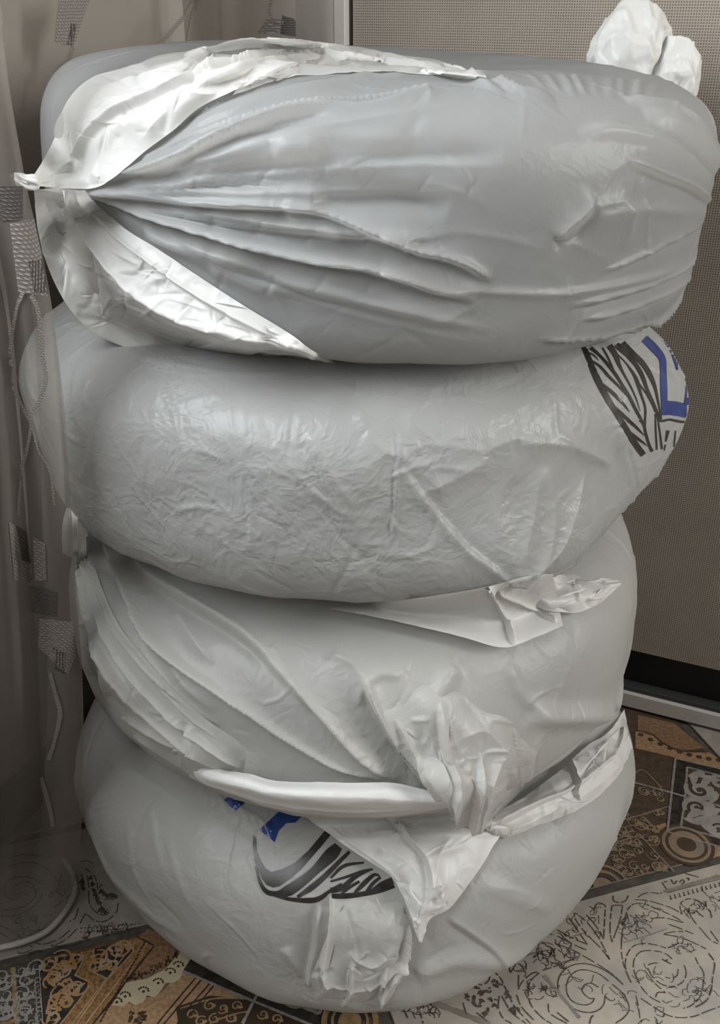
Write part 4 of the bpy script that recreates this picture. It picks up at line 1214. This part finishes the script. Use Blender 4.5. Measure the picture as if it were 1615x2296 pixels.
# worn beige tile, right
A5 = (1250, 1900, 4.4247)
ik = Ink()
for k, ln in enumerate([
    [(650, 1360), (560, 1280), (430, 1200), (280, 1155), (140, 1175), (40, 1250), (5, 1350), (20, 1440), (80, 1540), (180, 1610), (300, 1640), (400, 1620), (460, 1560), (475, 1470)],
    [(510, 1330), (420, 1260), (300, 1220), (200, 1225), (120, 1290), (90, 1390), (110, 1480), (170, 1540), (270, 1565), (340, 1545), (370, 1500)],
    [(370, 1500), (320, 1500), (260, 1450), (245, 1400), (280, 1360), (340, 1350), (410, 1390)],
    [(545, 1360), (640, 1440), (700, 1540), (710, 1620), (660, 1690), (580, 1745)],
    [(730, 1340), (670, 1200), (640, 1060), (640, 900), (665, 740), (700, 620), (760, 565), (860, 560), (960, 600), (1080, 650), (1180, 700), (1250, 745)],
    [(735, 1345), (690, 1240), (675, 1150), (700, 1050), (760, 980), (860, 955), (980, 970), (1080, 1000)],
    [(520, 1115), (440, 1010), (330, 900), (240, 800), (180, 710), (175, 655), (220, 680), (310, 760), (400, 880), (460, 990), (520, 1115)],
    [(545, 940), (525, 850), (530, 700), (545, 580)], [(545, 580), (600, 575), (650, 580)], [(650, 580), (630, 700), (590, 820), (545, 940)],
    [(460, 910), (430, 850), (370, 760), (290, 670)], [(460, 910), (470, 740), (480, 580)], [(480, 580), (440, 555), (400, 550)],
    [(300, 965), (220, 850), (130, 720), (90, 660)], [(290, 1020), (150, 960), (0, 880)], [(300, 965), (150, 900), (0, 820)],
    [(0, 960), (150, 1020), (280, 1090), (430, 1180), (560, 1270), (655, 1365)],
    [(770, 520), (900, 530), (1040, 570), (1150, 610), (1240, 665)], [(1240, 665), (1220, 600), (1230, 550), (1290, 515), (1370, 520), (1470, 580), (1530, 670), (1520, 710)],
    [(800, 500), (850, 465), (930, 450), (1010, 460), (1040, 450)],
    [(1450, 690), (1400, 650), (1380, 610), (1415, 605), (1400, 570), (1350, 565), (1310, 600), (1320, 670), (1370, 750), (1450, 840), (1520, 920), (1600, 960)],
    [(1060, 860), (1150, 840), (1250, 835)], [(1060, 865), (1180, 885), (1290, 920), (1400, 970), (1480, 1010)], [(940, 710), (1050, 700), (1150, 720), (1250, 750)], [(1110, 765), (1230, 810), (1350, 860)],
    [(1140, 1110), (1080, 1060), (980, 1030), (850, 1030), (790, 1070), (760, 1130), (760, 1220), (800, 1320), (850, 1410), (930, 1490), (1020, 1540)],
    [(900, 1200), (940, 1280), (1020, 1350), (1100, 1380), (1180, 1375), (1250, 1330), (1280, 1250), (1260, 1170)], [(865, 1220), (960, 1340), (1075, 1445)], [(1075, 1445), (1000, 1440), (975, 1490)],
    [(900, 1170), (950, 1150), (1000, 1150)], [(1200, 1210), (1190, 1270), (1140, 1300), (1070, 1290)],
    [(1370, 1095), (1400, 1160), (1450, 1240), (1450, 1340), (1420, 1480), (1330, 1570), (1250, 1600)],
    [(780, 1470), (800, 1560), (820, 1700)], [(830, 1500), (950, 1580), (1080, 1660), (1200, 1690), (1350, 1680), (1480, 1630), (1615, 1580)],
    [(1500, 1050), (1560, 1150), (1540, 1300), (1530, 1400), (1480, 1520), (1350, 1600)], [(555, 480), (560, 530), (620, 550), (680, 530), (705, 480)],
    [(1520, 830), (1615, 960)], [(1270, 260), (1430, 305)], [(1040, 350), (1085, 418)], [(1060, 345), (1090, 340)], [(1130, 320), (1160, 365), (1200, 310)], [(1215, 350), (1240, 320), (1265, 345), (1235, 365)], [(1285, 310), (1310, 305), (1300, 330)],
    [(1040, 1110), (1130, 1160)], [(1060, 1130), (1100, 1115)], [(1100, 1000), (1210, 950)], [(1140, 960), (1160, 990)], [(0, 1640), (60, 1690), (140, 1752)], [(320, 1750), (335, 1690), (360, 1670)]]):
    ik.line(T(ln, *A5), 1.25 if k < 34 else 1.6, dash=1 if k > 3 else 0, seed=k)
A4 = (900, 2060, 4.0375)
for k, ln in enumerate([[(820, 460), (900, 540), (960, 660), (1030, 800), (1170, 950)], [(890, 700), (880, 800), (920, 900), (1000, 950)], [(910, 700), (1000, 850), (1130, 950)], [(560, 760), (590, 870)], [(680, 850), (780, 930)],
    [(1060, 640), (1100, 570), (1180, 500), (1250, 480)], [(1250, 490), (1170, 570), (1150, 680), (1180, 790), (1280, 900), (1360, 950)], [(1065, 510), (1060, 640)], [(1010, 460), (1060, 390), (1150, 330), (1230, 310), (1200, 350)],
    [(1045, 690), (1090, 800), (1200, 920)], [(1330, 770), (1350, 860), (1500, 950)], [(980, 410), (990, 490), (1020, 440)], [(1580, 360), (1430, 420), (1280, 470)],
    [(650, 520), (680, 580), (740, 600), (795, 560), (800, 510), (770, 490)], [(380, 620), (350, 680), (325, 750)], [(80, 740), (160, 830), (200, 950)], [(10, 800), (60, 900)]]):
    ik.line(T(ln, *A4), 1.35, dash=1, seed=50 + k)
for c in [(620, 700), (700, 640), (740, 690), (800, 640), (850, 580), (890, 620), (640, 740), (690, 790), (850, 800), (780, 850), (720, 760), (830, 720), (1000, 820), (1040, 840), (960, 690), (1300, 650), (1240, 150)]:
    x, y = T([c], *A4)[0]
    rg = random.Random(c[0])
    for q in range(3):
        ik.leaf((x + rg.uniform(-8, 8), y + rg.uniform(-6, 6)), rg.uniform(.0018, .0042), rg.uniform(0, 3))
for c, r_, n_, s_ in (((800, 760), .016, 16, 1), ((760, 840), .014, 12, 2), ((60, 1060), .016, 16, 3), ((1530, 540), .016, 16, 4), ((600, 1530), .014, 10, 5), ((880, 1290), .012, 8, 6), ((1250, 1000), .012, 10, 7), ((1240, 1440), .016, 12, 8), ((360, 640), .012, 10, 9), ((240, 1300), .012, 8, 10), ((1400, 1400), .014, 10, 11), ((920, 640), .014, 8, 12), ((1330, 640), .006, 8, 13), ((260, 830), .014, 8, 14), ((960, 1680), .014, 10, 15)):
    ik.squiggle(T([c], *A5)[0], r_, n_, .7, s_)
for c, r_, n_, s_ in (((1350, 330), .016, 24, 21), ((1250, 650), .014, 14, 22), ((1450, 170), .01, 8, 23), ((130, 780), .012, 12, 24), ((260, 850), .012, 10, 25), ((1090, 440), .008, 8, 26)):
    ik.squiggle(T([c], *A4)[0], r_, n_, .8, s_)
for k in range(12):
    x, y = 1120 + k * 44, 480 - k * 12
    ik.line(T([(x, y), (x + 12, y + 40)], *A5), 1.3); ik.line(T([(x, y + 40), (x + 22, y + 30)], *A5), 1.1)
ik.line(T([(1090, 455), (1350, 385), (1615, 318)], *A5), .8); 
ik.build('scroll_print', INK_FL, tiles['D'])
ik = Ink()
ik.line(T([(170, 710), (480, 830), (800, 960)], *A4), 6.5); ik.line(T([(660, 945), (850, 890), (1090, 810)], *A5), 1.2); ik.line(T([(1060, 440), (1350, 360), (1615, 285)], *A5), 5)
ik.line(T([(1290, 510), (1500, 760), (1615, 900)], *A4), 4); ik.line(T([(0, 1160), (120, 1120), (230, 1090)], *A5), 1.5)
ik.build('grey_line_print', simple('tile_grey_line', (0.24, 0.215, 0.185), .5, noise=.2), tiles['D'])

# beige tile under the curtain, left
A6 = (0, 1850, 4.614)
ik = Ink()
for k, ln in enumerate([[(215, 715), (160, 770), (80, 755), (45, 700), (60, 610), (140, 550), (250, 535), (360, 560), (440, 620)], [(160, 640), (230, 590), (310, 600), (370, 670), (360, 750), (280, 830), (160, 870), (20, 880)],
    [(440, 710), (390, 800), (290, 880), (160, 940), (10, 945)], [(100, 340), (250, 305), (400, 320), (540, 330)], [(90, 430), (240, 390), (380, 400), (480, 450), (560, 530), (610, 600)], [(610, 600), (640, 500)],
    [(830, 380), (900, 370), (960, 400)], [(880, 450), (950, 500), (1000, 580), (1010, 670)], [(1010, 670), (1060, 610)], [(900, 520), (920, 650), (920, 780), (950, 860), (1020, 920), (1090, 930), (1140, 890)],
    [(1180, 775), (1150, 765), (1080, 775), (1040, 830), (1080, 870), (1120, 875)], [(1220, 810), (1210, 890), (1150, 960), (1070, 1000), (980, 990), (930, 950), (880, 920)], [(880, 920), (830, 1020)],
    [(800, 1070), (700, 1170), (600, 1230), (530, 1250), (680, 1250), (800, 1220), (900, 1160)], [(900, 1160), (910, 1200)], [(720, 1090), (640, 1160), (540, 1210), (440, 1235), (370, 1220)], [(0, 1040), (120, 1100), (240, 1180)],
    [(550, 860), (650, 790), (740, 710)], [(0, 1110), (100, 1180), (180, 1240)], [(180, 1310), (230, 1330), (340, 1280), (310, 1250)], [(290, 1330), (380, 1300), (450, 1310)], [(810, 860), (780, 960), (720, 1000)], [(840, 510), (870, 600), (860, 680)]]):
    ik.line(T(ln, *A6), 1.3, dash=1 if k > 6 else 0, seed=80 + k)
for a, b in (((930, 550), (970, 680)), ((980, 720), (1015, 800)), ((1040, 690), (1100, 730)), ((1130, 730), (1190, 740)), ((1030, 880), (1080, 900)), ((840, 580), (860, 660))):
    for t in (0, .5, 1):
        x, y = T([(a[0] + (b[0] - a[0]) * t, a[1] + (b[1] - a[1]) * t)], *A6)[0]
        ik.leaf((x, y), .0042, 1.2 + t); ik.leaf((x + 2, y + 2), .003, .2 + t)
for k in range(15):
    x, y = 830 + k * 43, 1075 - k * 3.4
    ik.line(T([(x, y), (x + 22, y - 10)], *A6), 1.4); ik.line(T([(x, y + 32), (x + 22, y + 36)], *A6), 1.2)
    if k < 10: ik.squiggle(T([(x + 80, y + 50)], *A6)[0], .003, 3, .7, k)
ik.squiggle(T([(270, 1040)], *A6)[0], .018, 24, .7, 5); ik.squiggle(T([(250, 690)], *A6)[0], .010, 8, .7, 6); ik.squiggle(T([(590, 700)], *A6)[0], .010, 8, .9, 7)
ik.build('scroll_print', INK_FL, tiles['A'])

# brown carpet tile and slate tile, left
A2 = (0, 2060, 4.0375)
ik = Ink(); ik.line(T([(118, 440), (132, 650), (152, 960)], *A2), 6); ik.line(T([(-60, 975), (60, 945), (150, 920)], *A2), 5); ik.build('gold_line_print', GOLD, tiles['B'])
ik = Ink(); ik.line(T([(318, 560), (325, 700), (345, 960)], *A2), 1); ik.line(T([(352, 420), (372, 700), (390, 960)], *A2), 1)
for k in range(9):
    x, y = T([(336 + k * 2, 560 + k * 44)], *A2)[0]; ik.curl((x, y), .0042, .9, 1.1, k)
for k, c in enumerate([(250, 475), (235, 560), (190, 680), (260, 690), (240, 820), (200, 880), (290, 940), (190, 480), (330, 430), (200, 760), (40, 600), (50, 690), (30, 780), (60, 860), (20, 520), (90, 560), (20, 880), (80, 780)]):
    x, y = T([c], *A2)[0]; ik.curl((x, y), .006 + .002 * (k % 3), 1.5, 1.4, k * 1.3, flip=1 if k % 2 else -1); ik.leaf((x + 9, y + 5), .005, k); ik.leaf((x - 7, y + 10), .004, k * 2.2)
ik.build('curl_print', SILVER, tiles['B'])
ik = Ink(); ik.poly(T([(388, 385), (735, 302), (745, 380), (705, 465), (680, 512), (832, 586), (545, 960), (418, 960)], *A2)); ik.poly(T([(852, 275), (1040, 225), (1205, 287), (1000, 512), (968, 542), (806, 466), (842, 380)], *A2)); ik.build('dark_field_print', NEARBLACK, tiles['C'])
ik = Ink(); ik.poly(T([(1050, 218), (1240, 170), (1378, 240), (840, 960), (650, 960), (972, 548), (1208, 286)], *A2)); ik.poly(T([(735, 302), (852, 275), (842, 380), (806, 466), (968, 542), (650, 960), (545, 960), (832, 586), (680, 512), (705, 465), (745, 380)], *A2), .00025); ik.build('ochre_band_print', OCHRE, tiles['C'])
ik = Ink()
for ln in ([(1050, 218), (1208, 286), (972, 548)], [(735, 302), (745, 380), (705, 465), (680, 512), (690, 517)], [(680, 512), (832, 586)], [(832, 586), (700, 760), (545, 960)], [(852, 275), (842, 380), (806, 466)], [(806, 466), (968, 542)], [(968, 542), (800, 760), (650, 960)], [(1330, 225), (1100, 530), (770, 960)], [(1230, 200), (1020, 480), (690, 960)]):
    ik.line(T(ln, *A2), 1.5)
ik.build('gold_line_print', simple('tile_pale_gold', (0.46, 0.33, 0.19), .4, noise=.3), tiles['C'])
ik = Ink()
for k, c in enumerate([(600, 430), (450, 420), (560, 480), (600, 590), (490, 520), (560, 690), (480, 830), (640, 650), (700, 620), (640, 420), (470, 560), (520, 760), (600, 760), (470, 900), (1050, 300), (950, 430), (900, 350), (1100, 260), (1020, 420), (880, 430), (560, 370), (690, 360)]):
    x, y = T([c], *A2)[0]; ik.curl((x, y), .007 + .003 * (k % 3), 1.8, 1.5, k * 1.7, flip=1 if k % 2 else -1)
    for q in range(3): ik.leaf((x + 12 * math.cos(k + q * 2), y + 9 * math.sin(k + q * 2)), .0045, k + q)
ik.build('curl_print', simple('tile_curl_ochre', (0.40, 0.29, 0.19), .4, col2=(0.36, 0.19, 0.06), nscale=60), tiles['C'])
ik = Ink()
ik.poly([(307, 2102), (333, 2082), (420, 2120), (480, 2150), (400, 2185), (360, 2215), (285, 2204), (340, 2120)], .00022); ik.build('rose_field_print', ROSE, tiles['C'])
ik = Ink(); ik.poly([(208, 2296), (250, 2252), (300, 2248), (360, 2225), (410, 2178), (700, 2298), (700, 2330), (200, 2330)], .00022); ik.build('tan_field_print', TAN, tiles['C'])
ik = Ink()
ik.poly([(283, 2203), (330, 2194), (372, 2172), (395, 2145), (404, 2128), (440, 2143), (428, 2165), (412, 2178), (402, 2196), (388, 2204), (372, 2204), (362, 2220), (348, 2236), (330, 2232), (322, 2246), (304, 2254), (290, 2246), (276, 2256), (250, 2254)], .0004)
ik.build('cream_scallop_print', CREAM, tiles['C'])
ik = Ink()
ik.line([(345, 2122), (300, 2180), (206, 2300)], 2.0); ik.line([(306, 2100), (345, 2120)], 1.6)
for c in ((281, 2233), (322, 2222), (355, 2203), (382, 2180), (400, 2165), (262, 2246)):
    for q in range(6):
        a = 3.6 + q * .55; ik.disc((c[0] + 11 * math.cos(a), c[1] + 8 * math.sin(a)), .0012, n=8, z=.0006)
    ik.disc((c[0], c[1] + 2), .0016, n=8, z=.0006)
rg = random.Random(3)
for k in range(90):
    t = rg.random(); x = 286 + 118 * t + rg.gauss(0, 4); y = 2200 - 62 * t ** 1.5 + rg.gauss(0, 4) - 4
    ik.leaf((x, y), rg.uniform(.001, .0022), rg.uniform(0, 3), z=.0006)
for k in range(24):
    t = k / 23; ik.leaf((312 - 100 * t + 14, 2112 + 178 * t), .0022, 1.0, z=.0006)
for ln in ([(440, 2192), (395, 2245), (350, 2300)], [(452, 2197), (405, 2252), (365, 2300)], [(470, 2206), (420, 2264), (395, 2300)], [(480, 2210), (432, 2268), (410, 2300)]):
    ik.line(ln, 1.6)
ik.poly([(395, 2258), (470, 2232), (560, 2240), (565, 2246), (700, 2300), (400, 2300)], .00035)
for k in range(40): ik.leaf((rg.uniform(290, 330), rg.uniform(2270, 2296)), rg.uniform(.001, .003), rg.uniform(0, 3), z=.0006)
ik.build('dark_print', simple('tile_dark_brown', (0.05, 0.03, 0.018), .4, noise=.3), tiles['C'])
ik = Ink(); ik.poly([(402, 2262), (472, 2236), (556, 2244), (548, 2290), (540, 2300), (402, 2300)], .00045); ik.poly([(575, 2254), (690, 2300), (560, 2300)], .00045); ik.build('slate_field_print', SLATE, tiles['C'])
ik = Ink()
for k, c in enumerate([(430, 2275), (470, 2255), (500, 2262), (530, 2256), (480, 2285), (590, 2275), (620, 2285), (450, 2290), (520, 2282)]):
    ik.curl(c, .006, 1.3, 1.4, k * 1.9, z=.0006); ik.leaf((c[0] + 8, c[1] + 3), .004, k, z=.0006)
ik.line([(404, 2262), (480, 2240), (556, 2240)], 2, z=.0006); ik.line([(470, 2296), (520, 2276), (560, 2268)], 1.6, z=.0006)
ik.build('curl_print', GOLD, tiles['C'])
ik = Ink(); ik.poly([(410, 2177), (434, 2140), (640, 2180), (905, 2230), (800, 2300), (700, 2300)], .0005); ik.build('dark_square_print', NEARBLACK, tiles['C'])
ik = Ink()
ik.line([(410, 2178), (565, 2244), (706, 2302)], 3, z=.0007); ik.line([(455, 2163), (575, 2213), (715, 2274)], 3.6, z=.0007); ik.line([(715, 2274), (735, 2236), (742, 2220)], 3.6, z=.0007); ik.line([(600, 2190), (572, 2240), (544, 2296)], 3.4, z=.0007); ik.line([(788, 2240), (760, 2296)], 3, z=.0007)
ik.disc((622, 2212), .016, .012, z=.0007); ik.disc((622, 2212), .010, .007, z=.0007); ik.disc((665, 2232), .016, .011, z=.0007); ik.disc((700, 2246), .012, .008, z=.0007)
ik.build('pale_line_print', PALE, tiles['C'])
ik = Ink(); ik.disc((785, 2290), .030, .024, z=.0009); ik.disc((785, 2290), .020, .017, z=.0009); ik.disc((785, 2290), .012, z=.0009); ik.build('medallion_print', GOLD, tiles['C'])

# brown ornamental tile, right, shade put into its base colour
A1 = (1380, 1580, 5.74)
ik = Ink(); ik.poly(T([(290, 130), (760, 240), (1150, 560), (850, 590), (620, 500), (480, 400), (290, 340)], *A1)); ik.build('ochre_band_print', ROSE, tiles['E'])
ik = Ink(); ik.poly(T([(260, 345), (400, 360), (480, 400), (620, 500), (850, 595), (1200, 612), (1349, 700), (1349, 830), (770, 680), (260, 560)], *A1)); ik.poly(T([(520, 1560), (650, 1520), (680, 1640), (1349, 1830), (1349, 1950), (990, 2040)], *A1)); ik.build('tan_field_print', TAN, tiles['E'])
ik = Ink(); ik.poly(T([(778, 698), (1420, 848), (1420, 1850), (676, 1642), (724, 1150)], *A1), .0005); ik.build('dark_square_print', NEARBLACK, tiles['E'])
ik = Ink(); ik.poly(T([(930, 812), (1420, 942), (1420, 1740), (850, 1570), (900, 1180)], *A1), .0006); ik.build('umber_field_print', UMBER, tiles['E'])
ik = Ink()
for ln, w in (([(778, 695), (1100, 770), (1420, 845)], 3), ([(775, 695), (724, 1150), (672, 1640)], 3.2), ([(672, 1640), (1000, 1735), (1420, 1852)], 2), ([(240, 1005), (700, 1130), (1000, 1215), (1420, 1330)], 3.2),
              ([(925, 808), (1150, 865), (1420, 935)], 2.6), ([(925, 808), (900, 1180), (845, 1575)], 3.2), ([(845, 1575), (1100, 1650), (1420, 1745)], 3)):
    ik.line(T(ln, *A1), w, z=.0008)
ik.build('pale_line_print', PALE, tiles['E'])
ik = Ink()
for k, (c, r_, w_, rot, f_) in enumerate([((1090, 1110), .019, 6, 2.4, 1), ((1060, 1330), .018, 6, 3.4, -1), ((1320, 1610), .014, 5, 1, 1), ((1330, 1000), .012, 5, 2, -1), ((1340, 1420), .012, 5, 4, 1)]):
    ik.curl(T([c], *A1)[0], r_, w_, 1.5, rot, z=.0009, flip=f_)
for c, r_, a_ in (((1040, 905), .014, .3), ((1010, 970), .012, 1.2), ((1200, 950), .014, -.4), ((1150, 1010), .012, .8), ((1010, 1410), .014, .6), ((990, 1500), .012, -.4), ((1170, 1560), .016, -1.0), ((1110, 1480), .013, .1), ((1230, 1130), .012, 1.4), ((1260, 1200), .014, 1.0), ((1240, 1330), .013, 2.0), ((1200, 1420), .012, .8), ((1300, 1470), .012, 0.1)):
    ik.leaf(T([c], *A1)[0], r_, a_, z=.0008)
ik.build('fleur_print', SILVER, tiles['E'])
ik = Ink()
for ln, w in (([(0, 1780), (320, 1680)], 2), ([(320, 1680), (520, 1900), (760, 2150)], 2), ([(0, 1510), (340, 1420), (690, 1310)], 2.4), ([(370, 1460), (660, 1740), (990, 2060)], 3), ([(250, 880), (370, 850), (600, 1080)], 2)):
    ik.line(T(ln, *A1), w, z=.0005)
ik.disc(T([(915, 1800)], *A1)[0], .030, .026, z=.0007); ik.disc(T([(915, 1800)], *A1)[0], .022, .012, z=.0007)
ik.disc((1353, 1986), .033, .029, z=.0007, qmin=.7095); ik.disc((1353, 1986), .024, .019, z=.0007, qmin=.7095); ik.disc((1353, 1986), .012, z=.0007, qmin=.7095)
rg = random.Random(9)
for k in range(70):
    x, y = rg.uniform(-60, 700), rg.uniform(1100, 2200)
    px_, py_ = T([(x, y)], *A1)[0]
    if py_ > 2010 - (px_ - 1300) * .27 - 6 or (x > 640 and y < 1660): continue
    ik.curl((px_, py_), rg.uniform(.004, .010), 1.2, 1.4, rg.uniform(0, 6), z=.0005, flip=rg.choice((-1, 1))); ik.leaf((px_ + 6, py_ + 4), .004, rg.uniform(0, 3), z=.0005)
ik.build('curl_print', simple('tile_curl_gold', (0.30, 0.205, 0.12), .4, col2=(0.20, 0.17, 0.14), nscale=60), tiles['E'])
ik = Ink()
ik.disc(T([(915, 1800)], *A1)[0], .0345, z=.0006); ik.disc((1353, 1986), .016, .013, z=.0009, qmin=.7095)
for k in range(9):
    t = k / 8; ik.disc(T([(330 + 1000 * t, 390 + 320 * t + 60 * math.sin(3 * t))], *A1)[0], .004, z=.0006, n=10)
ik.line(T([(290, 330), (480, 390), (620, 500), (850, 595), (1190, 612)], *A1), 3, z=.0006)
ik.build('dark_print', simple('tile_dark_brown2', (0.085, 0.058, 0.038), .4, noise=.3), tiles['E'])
